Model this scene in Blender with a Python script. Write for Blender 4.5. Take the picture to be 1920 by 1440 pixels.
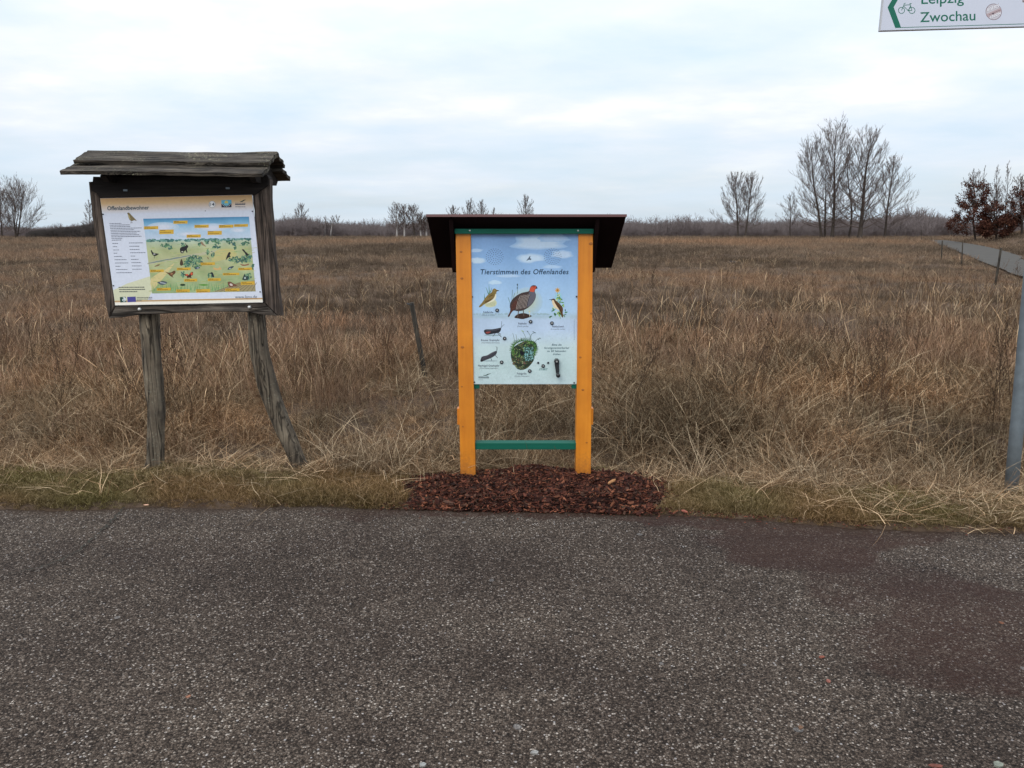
import bpy, bmesh, math, random
import numpy as np
from mathutils import Vector, Matrix, noise
from mathutils.geometry import tessellate_polygon

random.seed(7)
RNG = np.random.default_rng(11)
R = math.radians
scene = bpy.context.scene
for o in list(bpy.data.objects): bpy.data.objects.remove(o)
COL = scene.collection

# ------------------------------------------------------------------ camera
F, CX, CY, HC = 1443.0, 960.0, 720.0, 1.6
PITCH = math.atan(290 / F)
cam = bpy.data.cameras.new('camera'); camo = bpy.data.objects.new('camera', cam); COL.objects.link(camo)
camo.location = (0, 0, HC); camo.rotation_euler = (math.pi/2 - PITCH, 0, 0)
cam.sensor_width = 36; cam.lens = 36 * F / 1920; cam.clip_start = .05; cam.clip_end = 6000
scene.camera = camo
cam.shift_x = 0

# ------------------------------------------------------------------ world: overcast sky
SUN_EL, SUN_AZ = 40.0, 205.0      # soft brightness behind the viewer
world = bpy.data.worlds.new('World'); scene.world = world; world.use_nodes = True
nt = world.node_tree; N = nt.nodes; L = nt.links; N.clear()
wout = N.new('ShaderNodeOutputWorld')
sky = N.new('ShaderNodeTexSky'); sky.sky_type = 'NISHITA'; sky.sun_disc = False
sky.sun_elevation = R(SUN_EL); sky.sun_rotation = R(SUN_AZ); sky.air_density = 1.0; sky.dust_density = 2.0
bgs = N.new('ShaderNodeBackground'); bgs.inputs[1].default_value = .12; L.new(sky.outputs[0], bgs.inputs[0])
tc = N.new('ShaderNodeTexCoord'); sep = N.new('ShaderNodeSeparateXYZ'); L.new(tc.outputs['Generated'], sep.inputs[0])
def wmath(op, a, b=None, clamp=False):
    n = N.new('ShaderNodeMath'); n.operation = op; n.use_clamp = clamp
    for i, v in enumerate((a, b)):
        if v is None: continue
        if isinstance(v, (int, float)): n.inputs[i].default_value = v
        else: L.new(v, n.inputs[i])
    return n.outputs[0]
zc = wmath('MAXIMUM', sep.outputs[2], 0.0)
den = wmath('ADD', zc, .13)
cx = wmath('DIVIDE', sep.outputs[0], den); cy = wmath('DIVIDE', sep.outputs[1], den)
comb = N.new('ShaderNodeCombineXYZ'); L.new(cx, comb.inputs[0]); L.new(cy, comb.inputs[1])
n1 = N.new('ShaderNodeTexNoise'); n1.inputs['Scale'].default_value = .75; n1.inputs['Detail'].default_value = 6; n1.inputs['Roughness'].default_value = .5
n1.inputs['Distortion'].default_value = .25; L.new(comb.outputs[0], n1.inputs['Vector'])
mp2 = N.new('ShaderNodeMapping'); mp2.inputs['Location'].default_value = (3.7, 1.2, 0); mp2.inputs['Scale'].default_value = (.85, 1.0, 1); L.new(comb.outputs[0], mp2.inputs[0])
n2 = N.new('ShaderNodeTexNoise'); n2.inputs['Scale'].default_value = 1.15; n2.inputs['Detail'].default_value = 7; n2.inputs['Roughness'].default_value = .55
L.new(mp2.outputs[0], n2.inputs['Vector'])
ramp = N.new('ShaderNodeValToRGB'); L.new(n2.outputs[0], ramp.inputs[0])
ramp.color_ramp.elements[0].position = .32; ramp.color_ramp.elements[0].color = (.66, .79, .92, 1)
ramp.color_ramp.elements[1].position = .70; ramp.color_ramp.elements[1].color = (1.0, 1.0, 1.0, 1)
e = ramp.color_ramp.elements.new(.5); e.color = (.78, .855, .95, 1)
e = ramp.color_ramp.elements.new(.58); e.color = (.85, .89, .97, 1)
grad = wmath('ADD', wmath('MULTIPLY', zc, 1.0), .87)
hmx = N.new('ShaderNodeMix'); hmx.data_type = 'RGBA'; hz_ = wmath('SUBTRACT', .85, wmath('MULTIPLY', zc, 6.0), clamp=True); L.new(hz_, hmx.inputs[0])
L.new(ramp.outputs[0], hmx.inputs[6]); hmx.inputs[7].default_value = (.70, .82, .92, 1)
bgc = N.new('ShaderNodeBackground'); L.new(hmx.outputs[2], bgc.inputs[0]); L.new(grad, bgc.inputs[1])
cov = N.new('ShaderNodeMapRange'); cov.inputs[1].default_value = .33; cov.inputs[2].default_value = .60
cov.inputs[3].default_value = .82; cov.inputs[4].default_value = 1.0; L.new(n1.outputs[0], cov.inputs[0])
mix = N.new('ShaderNodeMixShader'); L.new(cov.outputs[0], mix.inputs[0]); L.new(bgs.outputs[0], mix.inputs[1]); L.new(bgc.outputs[0], mix.inputs[2])
L.new(mix.outputs[0], wout.inputs[0])

sl = bpy.data.lights.new('sun', 'SUN'); sl.energy = 1.5; sl.angle = R(40); sl.color = (1, .94, .86)
slo = bpy.data.objects.new('sun', sl); COL.objects.link(slo)
az = R(SUN_AZ); el = R(SUN_EL)
sd = Vector((math.sin(az)*math.cos(el), math.cos(az)*math.cos(el), math.sin(el)))
slo.rotation_euler = sd.to_track_quat('Z', 'Y').to_euler(); slo.location = (0, -5, 20)
scene.view_settings.view_transform = 'Standard'; scene.view_settings.look = 'None'
scene.view_settings.exposure = 0.15; scene.view_settings.gamma = 1; scene.view_settings.use_curve_mapping = False
scene.render.engine = 'CYCLES'

# ------------------------------------------------------------------ helpers
cp, sp_ = math.cos(PITCH), math.sin(PITCH)
def ray(px, py):
    a = (px - CX)/F; b = (CY - py)/F
    return Vector((a, cp + b*sp_, -sp_ + b*cp))
def P(px, py, Y):                       # the point of the vertical plane at distance Y
    d = ray(px, py); t = Y/d.y
    return Vector((d.x*t, Y, HC + d.z*t))
def G(px, py, z=0.0):                   # the point on the ground
    d = ray(px, py); t = (z - HC)/d.z
    return Vector((d.x*t, d.y*t, z))

def tag(o, label=None, cat=None, group=None, kind=None):
    if label: o['label'] = label
    if cat: o['category'] = cat
    if group: o['group'] = group
    if kind: o['kind'] = kind
    return o
def empty(name, loc, label, cat, group=None):
    o = bpy.data.objects.new(name, None); COL.objects.link(o); o.location = loc; o.empty_display_size = .2
    return tag(o, label, cat, group)
def addobj(name, me, parent=None, mat=None):
    o = bpy.data.objects.new(name, me); COL.objects.link(o)
    if mat and not me.materials: me.materials.append(mat)
    if parent:
        o.parent = parent
        pl = parent.location if parent.parent is None else parent.location + parent.parent.location
        o.location = -Vector(pl) if parent.get('_w', 0) == 0 else (0, 0, 0)
        o.matrix_parent_inverse = Matrix()
        if parent.parent is None:
            o.location = -Vector(parent.location)
        else:
            o.location = (0, 0, 0)
    return o
# meshes are written in world coordinates; children of a thing's Empty are shifted back by its location
def mesh(name, verts, faces, mat=None, parent=None, smooth=False, colors=None):
    me = bpy.data.meshes.new(name); me.from_pydata([tuple(v) for v in verts], [], faces); me.update()
    if smooth: me.polygons.foreach_set('use_smooth', [True]*len(me.polygons))
    if colors is not None:
        ca = me.color_attributes.new('Col', 'FLOAT_COLOR', 'POINT')
        ca.data.foreach_set('color', np.asarray(colors, dtype=np.float32).ravel())
    return addobj(name, me, parent, mat)
def from_bm(name, bm, mat=None, parent=None, smooth=False):
    me = bpy.data.meshes.new(name); bm.normal_update(); bm.to_mesh(me); bm.free()
    if smooth: me.polygons.foreach_set('use_smooth', [True]*len(me.polygons))
    return addobj(name, me, parent, mat)
def box_bm(x0, x1, y0, y1, z0, z1, bev=0.0, bm=None):
    b = bmesh.new()
    vs = [b.verts.new((x, y, z)) for x in (x0, x1) for y in (y0, y1) for z in (z0, z1)]
    for f in ((0,1,3,2),(4,6,7,5),(0,4,5,1),(2,3,7,6),(0,2,6,4),(1,5,7,3)): b.faces.new([vs[i] for i in f])
    bmesh.ops.recalc_face_normals(b, faces=b.faces)
    if bev: bmesh.ops.bevel(b, geom=b.edges[:], offset=bev, segments=2, affect='EDGES', profile=.6)
    if bm is not None:
        me = bpy.data.meshes.new('t'); b.to_mesh(me); b.free(); bm.from_mesh(me); bpy.data.meshes.remove(me); return bm
    return b
def hexa_bm(bot, top, bev=0):           # four lower corners, four upper corners
    b = bmesh.new(); vs = [b.verts.new(v) for v in list(bot)+list(top)]
    for f in ((3,2,1,0),(4,5,6,7),(0,1,5,4),(1,2,6,5),(2,3,7,6),(3,0,4,7)): b.faces.new([vs[i] for i in f])
    bmesh.ops.recalc_face_normals(b, faces=b.faces)
    if bev: bmesh.ops.bevel(b, geom=b.edges[:], offset=bev, segments=2, affect='EDGES', profile=.6)
    return b
def prism_bm(pts_px, Yf, th, bev=0.0, jit=0.0, sub=0, seed=1):
    rg = random.Random(seed); pts = []
    n = len(pts_px)
    for i in range(n):
        a = Vector(pts_px[i]); b = Vector(pts_px[(i+1) % n]); k = max(1, int((b-a).length/sub)) if sub else 1
        for j in range(k):
            q = a.lerp(b, j/k)
            if j and jit: q = q + Vector((rg.uniform(-jit, jit), rg.uniform(-jit, jit)))
            pts.append(q)
    w = [P(q[0], q[1], Yf) for q in pts]
    bm = bmesh.new(); f = [bm.verts.new(v) for v in w]; b = [bm.verts.new(v + Vector((0, th, 0))) for v in w]
    m = len(w)
    bm.faces.new(f); bm.faces.new(b[::-1])
    for i in range(m): bm.faces.new((f[(i+1) % m], f[i], b[i], b[(i+1) % m]))
    bmesh.ops.recalc_face_normals(bm, faces=bm.faces)
    if bev: bmesh.ops.bevel(bm, geom=[e for e in bm.edges if abs((e.verts[0].co-e.verts[1].co).y) < 1e-5 and e.verts[0].co.y < Yf+1e-4], offset=bev, segments=2, affect='EDGES')
    bmesh.ops.triangulate(bm, faces=[q for q in bm.faces if len(q.verts) > 4])
    return bm
def tube(pts, rad, sides=8, jitter=0.0, cap=True, seed=0, groove=None, sq=1.0):
    pts = [Vector(p) for p in pts]; V = []; Fc = []
    n = len(pts); t0 = (pts[1]-pts[0]).normalized()
    ref = Vector((1, 0, 0)) if abs(t0.x) < .8 else Vector((0, 1, 0))
    for i, p in enumerate(pts):
        t = (pts[min(i+1, n-1)] - pts[max(i-1, 0)]).normalized()
        a = (ref - t*ref.dot(t)).normalized(); b = t.cross(a); ref = a
        for k in range(sides):
            an = 2*math.pi*k/sides; r = rad[i]
            if jitter:
                r *= 1 + jitter*noise.noise(Vector((math.cos(an)*1.6, math.sin(an)*1.6, i*.23 + seed*7.3)))
                r *= 1 + jitter*.35*noise.noise(Vector((math.cos(an)*5, math.sin(an)*5, i*.12 + seed*3.1)))
            if groove is not None:
                dd = (an - groove - .25*math.sin(i*.35) + math.pi) % (2*math.pi) - math.pi
                r *= 1 - .22*math.exp(-(dd/.09)**2)
            V.append(p + a*math.cos(an)*r + b*math.sin(an)*r*sq)
    for i in range(n-1):
        for k in range(sides):
            k2 = (k+1) % sides
            Fc.append((i*sides+k, i*sides+k2, (i+1)*sides+k2, (i+1)*sides+k))
    if cap:
        Fc.append(tuple(range(sides))[::-1]); Fc.append(tuple((n-1)*sides+k for k in range(sides)))
    return V, Fc
def spline(pts, n):                     # Catmull-Rom through points of any dimension
    pts = [np.array(p, float) for p in pts]; P4 = [2*pts[0]-pts[1]] + pts + [2*pts[-1]-pts[-2]]; out = []
    m = len(pts)-1
    for i in range(n):
        u = i/(n-1)*m; k = min(int(u), m-1); t = u-k; a, b, c, d = P4[k:k+4]
        out.append(.5*((2*b) + (-a+c)*t + (2*a-5*b+4*c-d)*t*t + (-a+3*b-3*c+d)*t**3))
    return out
def loop_smooth(pts, k=4):
    n = len(pts); out = []
    for i in range(n):
        a, b, c, d = [np.array(pts[(i+j-1) % n], float) for j in range(4)]
        for s in range(k):
            t = s/k; out.append(.5*((2*b) + (-a+c)*t + (2*a-5*b+4*c-d)*t*t + (-a+3*b-3*c+d)*t**3))
    return out

# ------------------------------------------------------------------ materials
def newmat(name):
    m = bpy.data.materials.new(name); m.use_nodes = True; m.node_tree.nodes.clear()
    return m, m.node_tree.nodes, m.node_tree.links
def setin(Ln, sock, v):
    if isinstance(v, bpy.types.NodeSocket): Ln.new(v, sock)
    else: sock.default_value = v
def nmath(Nn, Ln, op, a, b=None, c=None, clamp=False):
    n = Nn.new('ShaderNodeMath'); n.operation = op; n.use_clamp = clamp
    for i, v in enumerate((a, b, c)):
        if v is not None: setin(Ln, n.inputs[i], v)
    return n.outputs[0]
def nmix(Nn, Ln, fac, a, b, mode='MIX'):
    n = Nn.new('ShaderNodeMix'); n.data_type = 'RGBA'; n.blend_type = mode
    setin(Ln, n.inputs[0], fac)
    for k, v in ((6, a), (7, b)):
        if isinstance(v, tuple): v = (*v[:3], 1)
        setin(Ln, n.inputs[k], v)
    return n.outputs[2]
def nramp(Nn, Ln, fac, stops):
    n = Nn.new('ShaderNodeValToRGB'); cr = n.color_ramp; setin(Ln, n.inputs[0], fac)
    cr.elements[0].position = stops[0][0]; cr.elements[0].color = (*stops[0][1], 1)
    cr.elements[1].position = stops[-1][0]; cr.elements[1].color = (*stops[-1][1], 1)
    for p, c in stops[1:-1]:
        e = cr.elements.new(p); e.color = (*c, 1)
    return n.outputs[0]
def nnoise(Nn, Ln, vec, scale, detail=5, rough=.55, dist=0.0):
    n = Nn.new('ShaderNodeTexNoise'); n.inputs['Scale'].default_value = scale; n.inputs['Detail'].default_value = detail
    n.inputs['Roughness'].default_value = rough; n.inputs['Distortion'].default_value = dist
    if vec: Ln.new(vec, n.inputs['Vector'])
    return n.outputs[0]
def nmap(Nn, Ln, vec, scale=(1,1,1), loc=(0,0,0), rot=(0,0,0)):
    n = Nn.new('ShaderNodeMapping'); n.inputs['Scale'].default_value = scale; n.inputs['Location'].default_value = loc; n.inputs['Rotation'].default_value = rot
    Ln.new(vec, n.inputs[0]); return n.outputs[0]
def finish(m, Nn, Ln, col, rough=.8, bump=None, bstr=.3, bdist=.01, spec=.3, metal=0.0):
    b = Nn.new('ShaderNodeBsdfPrincipled'); o = Nn.new('ShaderNodeOutputMaterial')
    if isinstance(col, tuple): col = (*col[:3], 1)
    setin(Ln, b.inputs['Base Color'], col); setin(Ln, b.inputs['Roughness'], rough)
    b.inputs['Specular IOR Level'].default_value = spec; b.inputs['Metallic'].default_value = metal
    if bump is not None:
        bn = Nn.new('ShaderNodeBump'); bn.inputs['Strength'].default_value = bstr; bn.inputs['Distance'].default_value = bdist
        Ln.new(bump, bn.inputs['Height']); Ln.new(bn.outputs[0], b.inputs['Normal'])
    Ln.new(b.outputs[0], o.inputs[0]); return m
def objco(Nn): return Nn.new('ShaderNodeTexCoord').outputs['Object']

def wood(name, cols, axis='Z', rough=.85, scale=1.0, lichen=None, bstr=.6, crack=.55, spec=.25):
    m, n, l = newmat(name); co = objco(n)
    s = [38*scale]*3; s['XYZ'.index(axis)] = 2.2*scale
    v = nmap(n, l, co, tuple(s)); g = nnoise(n, l, v, 1.0, 8, .65, .3)
    s2 = [9*scale]*3; s2['XYZ'.index(axis)] = 1.0*scale
    g2 = nnoise(n, l, nmap(n, l, co, tuple(s2)), 1.0, 4, .6, .6)
    c = nramp(n, l, g, [(.25, cols[0]), (.5, cols[1]), (.75, cols[2])])
    c = nmix(n, l, nmath(n, l, 'MULTIPLY', nmath(n, l, 'GREATER_THAN', g2, crack), .0), c, cols[0])
    c = nmix(n, l, nmath(n, l, 'MULTIPLY_ADD', g2, 1.6, -.45, clamp=True), nmix(n, l, .55, c, cols[0]), c)
    hgt_ = g
    if crack < .5:
        s3 = [30*scale]*3; s3['XYZ'.index(axis)] = .9*scale
        q_ = nnoise(n, l, nmap(n, l, co, tuple(s3), (5, 3, 1)), 1.0, 3, .5, .8)
        ck_ = nmath(n, l, 'SUBTRACT', 1.0, nmath(n, l, 'MULTIPLY', nmath(n, l, 'ABSOLUTE', nmath(n, l, 'SUBTRACT', q_, .5)), 26.0), clamp=True)
        c = nmix(n, l, nmath(n, l, 'MULTIPLY', ck_, .85), c, tuple(x*.25 for x in cols[0]))
        pt = nnoise(n, l, co, 7, 5, .65); c = nmix(n, l, 1.0, c, nramp(n, l, pt, [(.3, (.55,.55,.55)), (.7, (1.35,1.3,1.2))]), 'MULTIPLY')
        hgt_ = nmath(n, l, 'SUBTRACT', g, nmath(n, l, 'MULTIPLY', ck_, .9))
    if lichen:
        ln = nnoise(n, l, co, 70, 6, .8); big = nnoise(n, l, co, 4.5, 3, .5)
        k = nmath(n, l, 'MULTIPLY', nmath(n, l, 'GREATER_THAN', ln, lichen[1]), nmath(n, l, 'MULTIPLY_ADD', big, 6, -2.9, clamp=True))
        c = nmix(n, l, nmath(n, l, 'MULTIPLY', k, .8), c, lichen[0])
    return finish(m, n, l, c, rough, hgt_, bstr, .012, spec)
def simple(name, col, rough=.6, var=.15, scale=20, spec=.4, metal=0.0, bstr=.1, detail=5):
    m, n, l = newmat(name); co = objco(n); g = nnoise(n, l, co, scale, detail, .6)
    c = nmix(n, l, g, tuple(x*(1-var) for x in col), tuple(min(1, x*(1+var)) for x in col))
    return finish(m, n, l, c, rough, g, bstr, .003, spec, metal)
def s2l(c): return tuple(((x/255)/12.92 if x/255 <= .04045 else ((x/255+.055)/1.055)**2.4) for x in c)

M = {}
M['roof_plank'] = wood('weathered_roof_plank', [(.016,.013,.010), (.085,.070,.057), (.26,.225,.19)], 'X', lichen=((.26,.25,.16), .56), bstr=.9, crack=.4)
M['frame_dark'] = wood('dark_stained_beam', [(.009,.007,.006), (.02,.015,.013), (.045,.036,.03)], 'X')
M['frame_side'] = wood('weathered_side_board', [(.035,.027,.022), (.115,.088,.074), (.24,.19,.165)], 'Z', bstr=.8, crack=.4)
M['frame_low'] = wood('weathered_bottom_board', [(.025,.02,.017), (.12,.10,.085), (.34,.31,.27)], 'X', bstr=.9, crack=.4)
M['leg'] = wood('grey_round_timber', [(.045,.036,.027), (.16,.132,.10), (.31,.27,.21)], 'Z', lichen=((.30,.31,.24), .6), bstr=.9, crack=.4)
M['fence_wood'] = wood('fence_post_wood', [(.025,.022,.019), (.075,.066,.055), (.15,.135,.11)], 'Z', crack=.4)
M['orange'] = wood('orange_glazed_timber', [(.54,.17,.010), (.66,.235,.014), (.76,.30,.025)], 'Z', rough=.42, scale=.55, bstr=.10, spec=.5)
_n = M['orange'].node_tree.nodes; _l = M['orange'].node_tree.links; _b = [x for x in _n if x.type == 'BSDF_PRINCIPLED'][0]; _src = _b.inputs['Base Color'].links[0].from_socket
_tc = _n.new('ShaderNodeTexCoord').outputs['Object']; _sx = _n.new('ShaderNodeSeparateXYZ'); _l.new(_tc, _sx.inputs[0])
_f = nmath(_n, _l, 'ADD', nmath(_n, _l, 'MULTIPLY_ADD', _sx.outputs[2], -4.0, .95), nmath(_n, _l, 'MULTIPLY_ADD', nnoise(_n, _l, _tc, 60, 6, .7), 1.6, -1.0), clamp=True)
_c = nmix(_n, _l, nmath(_n, _l, 'MULTIPLY', _f, .7), _src, (.16,.07,.03))
_c = nmix(_n, _l, 1.0, _c, nramp(_n, _l, nnoise(_n, _l, _tc, 5, 5, .6), [(.3, (.86,.82,.8)), (.7, (1.06,1.06,1.1))]), 'MULTIPLY'); _l.new(_c, _b.inputs['Base Color'])
M['knot'] = simple('wood_knot', (.33,.11,.015), .5)
M['green'] = wood('green_painted_timber', [(.003,.075,.048), (.005,.105,.070), (.008,.135,.092)], 'X', rough=.65, scale=.6, bstr=.12, spec=.2)
M['brown_panel'] = simple('dark_brown_roof_panel', (.013,.007,.007), .9, .2, 8, spec=.05)
M['brown_edge'] = simple('reddish_brown_paint', (.075,.020,.018), .5, .2, 15)
M['metal'] = simple('galvanised_steel', (.165,.195,.215), .55, .42, 16, metal=.45, bstr=.08, detail=9)
M['bolt'] = simple('bolt_metal', (.55,.55,.53), .4, .2, 60, metal=.7)
M['black'] = simple('black_plastic', (.012,.014,.016), .35, .2, 40, spec=.5)
M['screw'] = simple('dark_screw', (.03,.035,.045), .4, .2, 40, metal=.5)
M['alu'] = simple('sign_plate_edge', (.45,.45,.46), .4, .1, 30, metal=.3)
def printmat(name, rough=.32, mottling=.07, sc=60):
    m, n, l = newmat(name); a = n.new('ShaderNodeVertexColor'); a.layer_name = 'Col'
    g = nnoise(n, l, objco(n), sc, 5, .6)
    c = nmix(n, l, 1.0, a.outputs[0], nramp(n, l, g, [(.2, (1-2*mottling,)*3), (.8, (1,)*3)]), 'MULTIPLY')
    return finish(m, n, l, c, rough, None, spec=.35)
M['print'] = printmat('printed_panel'); M['sign_print'] = printmat('sign_film', .45, .03, 9)

def grassmat(name, cols, tints, trans=.25):
    m, n, l = newmat(name)
    a = n.new('ShaderNodeVertexColor'); a.layer_name = 'Col'
    s = n.new('ShaderNodeSeparateColor'); l.new(a.outputs[0], s.inputs[0])
    t = n.new('ShaderNodeAttribute'); t.attribute_type = 'INSTANCER'; t.attribute_name = 'tint'
    c = nramp(n, l, s.outputs[0], [(i/(len(cols)-1), x) for i, x in enumerate(cols)])
    c = nmix(n, l, 1.0, c, nramp(n, l, t.outputs['Fac'], [(i/(len(tints)-1), x) for i, x in enumerate(tints)]), 'MULTIPLY')
    d = n.new('ShaderNodeBsdfDiffuse'); l.new(c, d.inputs[0])
    tr = n.new('ShaderNodeBsdfTranslucent'); l.new(c, tr.inputs[0])
    mx = n.new('ShaderNodeMixShader'); mx.inputs[0].default_value = trans; l.new(d.outputs[0], mx.inputs[1]); l.new(tr.outputs[0], mx.inputs[2])
    o = n.new('ShaderNodeOutputMaterial'); l.new(mx.outputs[0], o.inputs[0]); return m
TINT = [(.50,.50,.50), (.84,.85,.85), (1.12,1.06,1.02), (1.34,1.14,1.0)]
M['g_straw'] = grassmat('dry_straw', [(.055,.033,.019), (.17,.112,.066), (.38,.27,.165), (.74,.59,.39)], TINT)
M['g_red'] = grassmat('reddish_dry_grass', [(.08,.048,.031), (.20,.127,.083), (.36,.24,.158), (.60,.44,.30)], TINT)
M['g_field'] = grassmat('field_grass', [(.09,.064,.046), (.175,.126,.089), (.26,.19,.134), (.43,.33,.23)], TINT)
M['g_turf'] = grassmat('verge_turf', [(.06,.044,.020), (.14,.105,.048), (.25,.19,.10), (.47,.37,.23)], [(.82,.90,.64), (.97,.96,.88), (1.14,.96,.88)])
M['g_weed'] = grassmat('dead_weed_stem', [(.05,.032,.022), (.09,.06,.042), (.14,.095,.065)], TINT, .05)
M['bark'] = wood('tree_bark', [(.03,.024,.019), (.06,.046,.038), (.10,.08,.068)], 'Z', scale=.15)
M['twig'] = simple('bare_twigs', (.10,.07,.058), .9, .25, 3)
M['twig_far'] = simple('hazed_far_twigs', (.165,.135,.13), .9, .3, .15)  # paler and greyer than the near twigs: distance haze put into the colour
M['birch'] = wood('birch_bark', [(.12,.11,.10), (.42,.39,.37), (.6,.57,.54)], 'Z', scale=.2)
M['oak_leaf'] = grassmat('withered_oak_leaf', [(.035,.017,.014), (.065,.028,.021), (.10,.042,.030), (.15,.07,.045)], [(1,1,1), (1,1,1)], .15)
M['hedge'] = simple('dark_hedge_twigs', (.06,.05,.045), .95, .3, .5)
M['soil'] = simple('dark_soil', (.035,.024,.018), .95, .4, 30, bstr=.5)

# ------------------------------------------------------------------ terrain
EDGE_PX = [(0,950),(150,951),(300,947),(450,948),(600,946),(740,951),(1000,957),(1250,961),(1350,967),(1440,972),(1600,984),(1750,990),(1920,994)]
EP = [G(*p) for p in EDGE_PX]; EXs = np.array([p.x for p in EP]); EYs = np.array([p.y for p in EP])
def edgeY(x): return np.interp(x, EXs, EYs)
path_left = [G(*p) for p in ((1920,523),(1880,508),(1850,497),(1822,485),(1800,475),(1770,463),(1750,456),(1733,450))]
path_right = [G(*p) for p in ((1960,494),(1915,483),(1888,474),(1862,467),(1840,462),(1800,455),(1775,451.5),(1752,448))]
_pr = sorted([(p.y, p.x) for p in path_right])
def hill(x, y):                         # the grassy bank beyond the path
    d = np.clip((x - np.interp(y, [a for a, _ in _pr], [b for _, b in _pr]) - 1.6)/9, 0, 1); k = np.clip((y-26)/10, 0, 1)*np.clip((118-y)/30, 0, 1)
    return 2.1*d*d*(3-2*d)*k
pcl = np.array([[(a.x+b.x)/2, (a.y+b.y)/2] for a, b in zip(path_left, path_right)])
def near_path(x, y):
    d = np.full(np.shape(x), 1e9)
    for i in range(len(pcl)-1):
        a, b = pcl[i], pcl[i+1]; ab = b-a; t = np.clip(((x-a[0])*ab[0] + (y-a[1])*ab[1])/(ab@ab), 0, 1)
        d = np.minimum(d, np.hypot(x-a[0]-t*ab[0], y-a[1]-t*ab[1]))
    return d
def vnoise(x, y, s, z=0.0):
    return noise.noise(Vector((x/s, y/s, z)))
def hgt(x, y):
    e = float(edgeY(x)); b = min(1, max(0, (y-e-.3)/3))
    h = .015 + b*(.10*vnoise(x, y, 5.5) + .05*vnoise(x, y, 1.7, 3.)) + .02*vnoise(x, y, .35, 5.)*min(1, max(0, (y-e)/.4))
    h -= (.05 + .13*min(1, max(0, (x-.4)/.8)))*math.exp(-((y-e-1.15)/.42)**2)*(1+.6*vnoise(x, 0, 1.2, 77))
    if y < e: h = -.03
    elif y < e + .05: h = -.03 + .05*(y-e)/.05
    if y > 25:
        w = float(np.clip((near_path(np.array(x), np.array(y))-4.0)/6, 0, 1))
        h = h*w + float(hill(x, y))
    return h
ys = [-30, -10, 0, 3.2, 3.7]
y = 3.95
while y < 2500:
    ys.append(y); y += max(.035, (y-3.9)*.035) if y < 9 else (y-3.9)*.045
NXc = 170; V = []; Fc = []
for y in ys:
    half = 9 + max(0, y)*1.15 if y < 200 else 9 + 200*1.15 + (y-200)*2
    for i in range(NXc):
        u = i/(NXc-1)*2-1; x = half*u
        V.append((x, y, hgt(x, y) if y < 400 else .0))
for j in range(len(ys)-1):
    for i in range(NXc-1):
        a = j*NXc+i; Fc.append((a, a+1, a+NXc+1, a+NXc))
m, n, l = newmat('field_ground'); co = objco(n)
g1 = nnoise(n, l, co, .35, 8, .65); g2 = nnoise(n, l, co, 14, 8, .75); g3 = nnoise(n, l, nmap(n, l, co, (.02,.09,1)), 1.0, 6, .6)
c = nramp(n, l, g2, [(.3, (.030,.019,.013)), (.5, (.085,.057,.038)), (.75, (.19,.135,.092))])
c = nmix(n, l, nmath(n, l, 'MULTIPLY_ADD', g1, 1.8, -.5, clamp=True), nmix(n, l, .5, c, (.10,.07,.052)), c)
c = nmix(n, l, nmath(n, l, 'MULTIPLY_ADD', g3, 3.0, -1.3, clamp=True), c, nmix(n, l, .5, c, (.22,.14,.085)))
finish(m, n, l, c, .95, g2, .8, .05, .1); M['ground'] = m
o = mesh('ground', V, Fc, M['ground'], smooth=True); tag(o, kind='structure')

# asphalt -----------------------------------------------------------------
stains = [((1500,1035),(150,42),1.0), ((1560,1000),(260,26),.85), ((1430,1010),(120,30),.8), ((1700,1110),(190,60),.65), ((1830,1150),(190,80),.8), ((1640,1085),(150,50),.6),
          ((1900,1240),(170,80),.8), ((1750,1225),(170,70),.7), ((1880,1130),(70,40),.9), ((1270,1020),(70,50),.35), ((700,962),(110,12),.6), ((1000,962),(300,9),.9), ((1300,975),(170,12),.9), ((1600,1160),(100,60),.25)]
sw = []
for (px, py), (rx, ry), s in stains:
    c0 = G(px, py); a = G(px+rx, py); b = G(px, py-ry) if py-ry > 500 else c0
    sw.append((c0.x, c0.y, abs(a.x-c0.x), abs(b.y-c0.y), s))
V = []; Fc = []; C = []
xs_ = np.concatenate([np.linspace(-40, -5.2, 30), np.arange(-5, 5.001, .035), np.linspace(5.2, 40, 30)])
vs_ = np.concatenate([np.linspace(-8, 1.2, 12), np.arange(1.25, 3.9, .03), ])
NT = 22
for x in xs_:
    e = float(edgeY(x)) + .022*vnoise(x, 0, .12) + .018*vnoise(x, 4, .035) + .03*vnoise(x, 9, .5) - .005
    col = list(vs_) + list(3.9 + (e-3.9)*np.linspace(0, 1, NT)[1:])
    for y in col:
        st = 0
        wx = x + .10*vnoise(x, y, .25, 1) + .03*vnoise(x, y, .06, 1); wy = y + .10*vnoise(x, y, .25, 7) + .03*vnoise(x, y, .06, 4)
        for (ax, ay, rx, ry, s) in sw:
            d = ((wx-ax)/rx)**2 + ((wy-ay)/ry)**2
            if d < 3: st = max(st, s*max(0, min(1, (1.15-d)*2.0)))
        dirt = max(0, 1-(e-y)/.12)
        z = .004 + .004*vnoise(x, y, .6) + .012*vnoise(x, y, 2.5) - .012
        if y > e-.03: z -= .006
        V.append((x, y, z)); C.append((st, dirt, 0, 1))
nc = len(vs_) + NT - 1
for i in range(len(xs_)-1):
    for j in range(nc-1):
        a = i*nc+j; Fc.append((a, a+nc, a+nc+1, a+1))
m, n, l = newmat('asphalt'); co = objco(n)
at = n.new('ShaderNodeVertexColor'); at.layer_name = 'Col'; sc = n.new('ShaderNodeSeparateColor'); l.new(at.outputs[0], sc.inputs[0])
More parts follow.
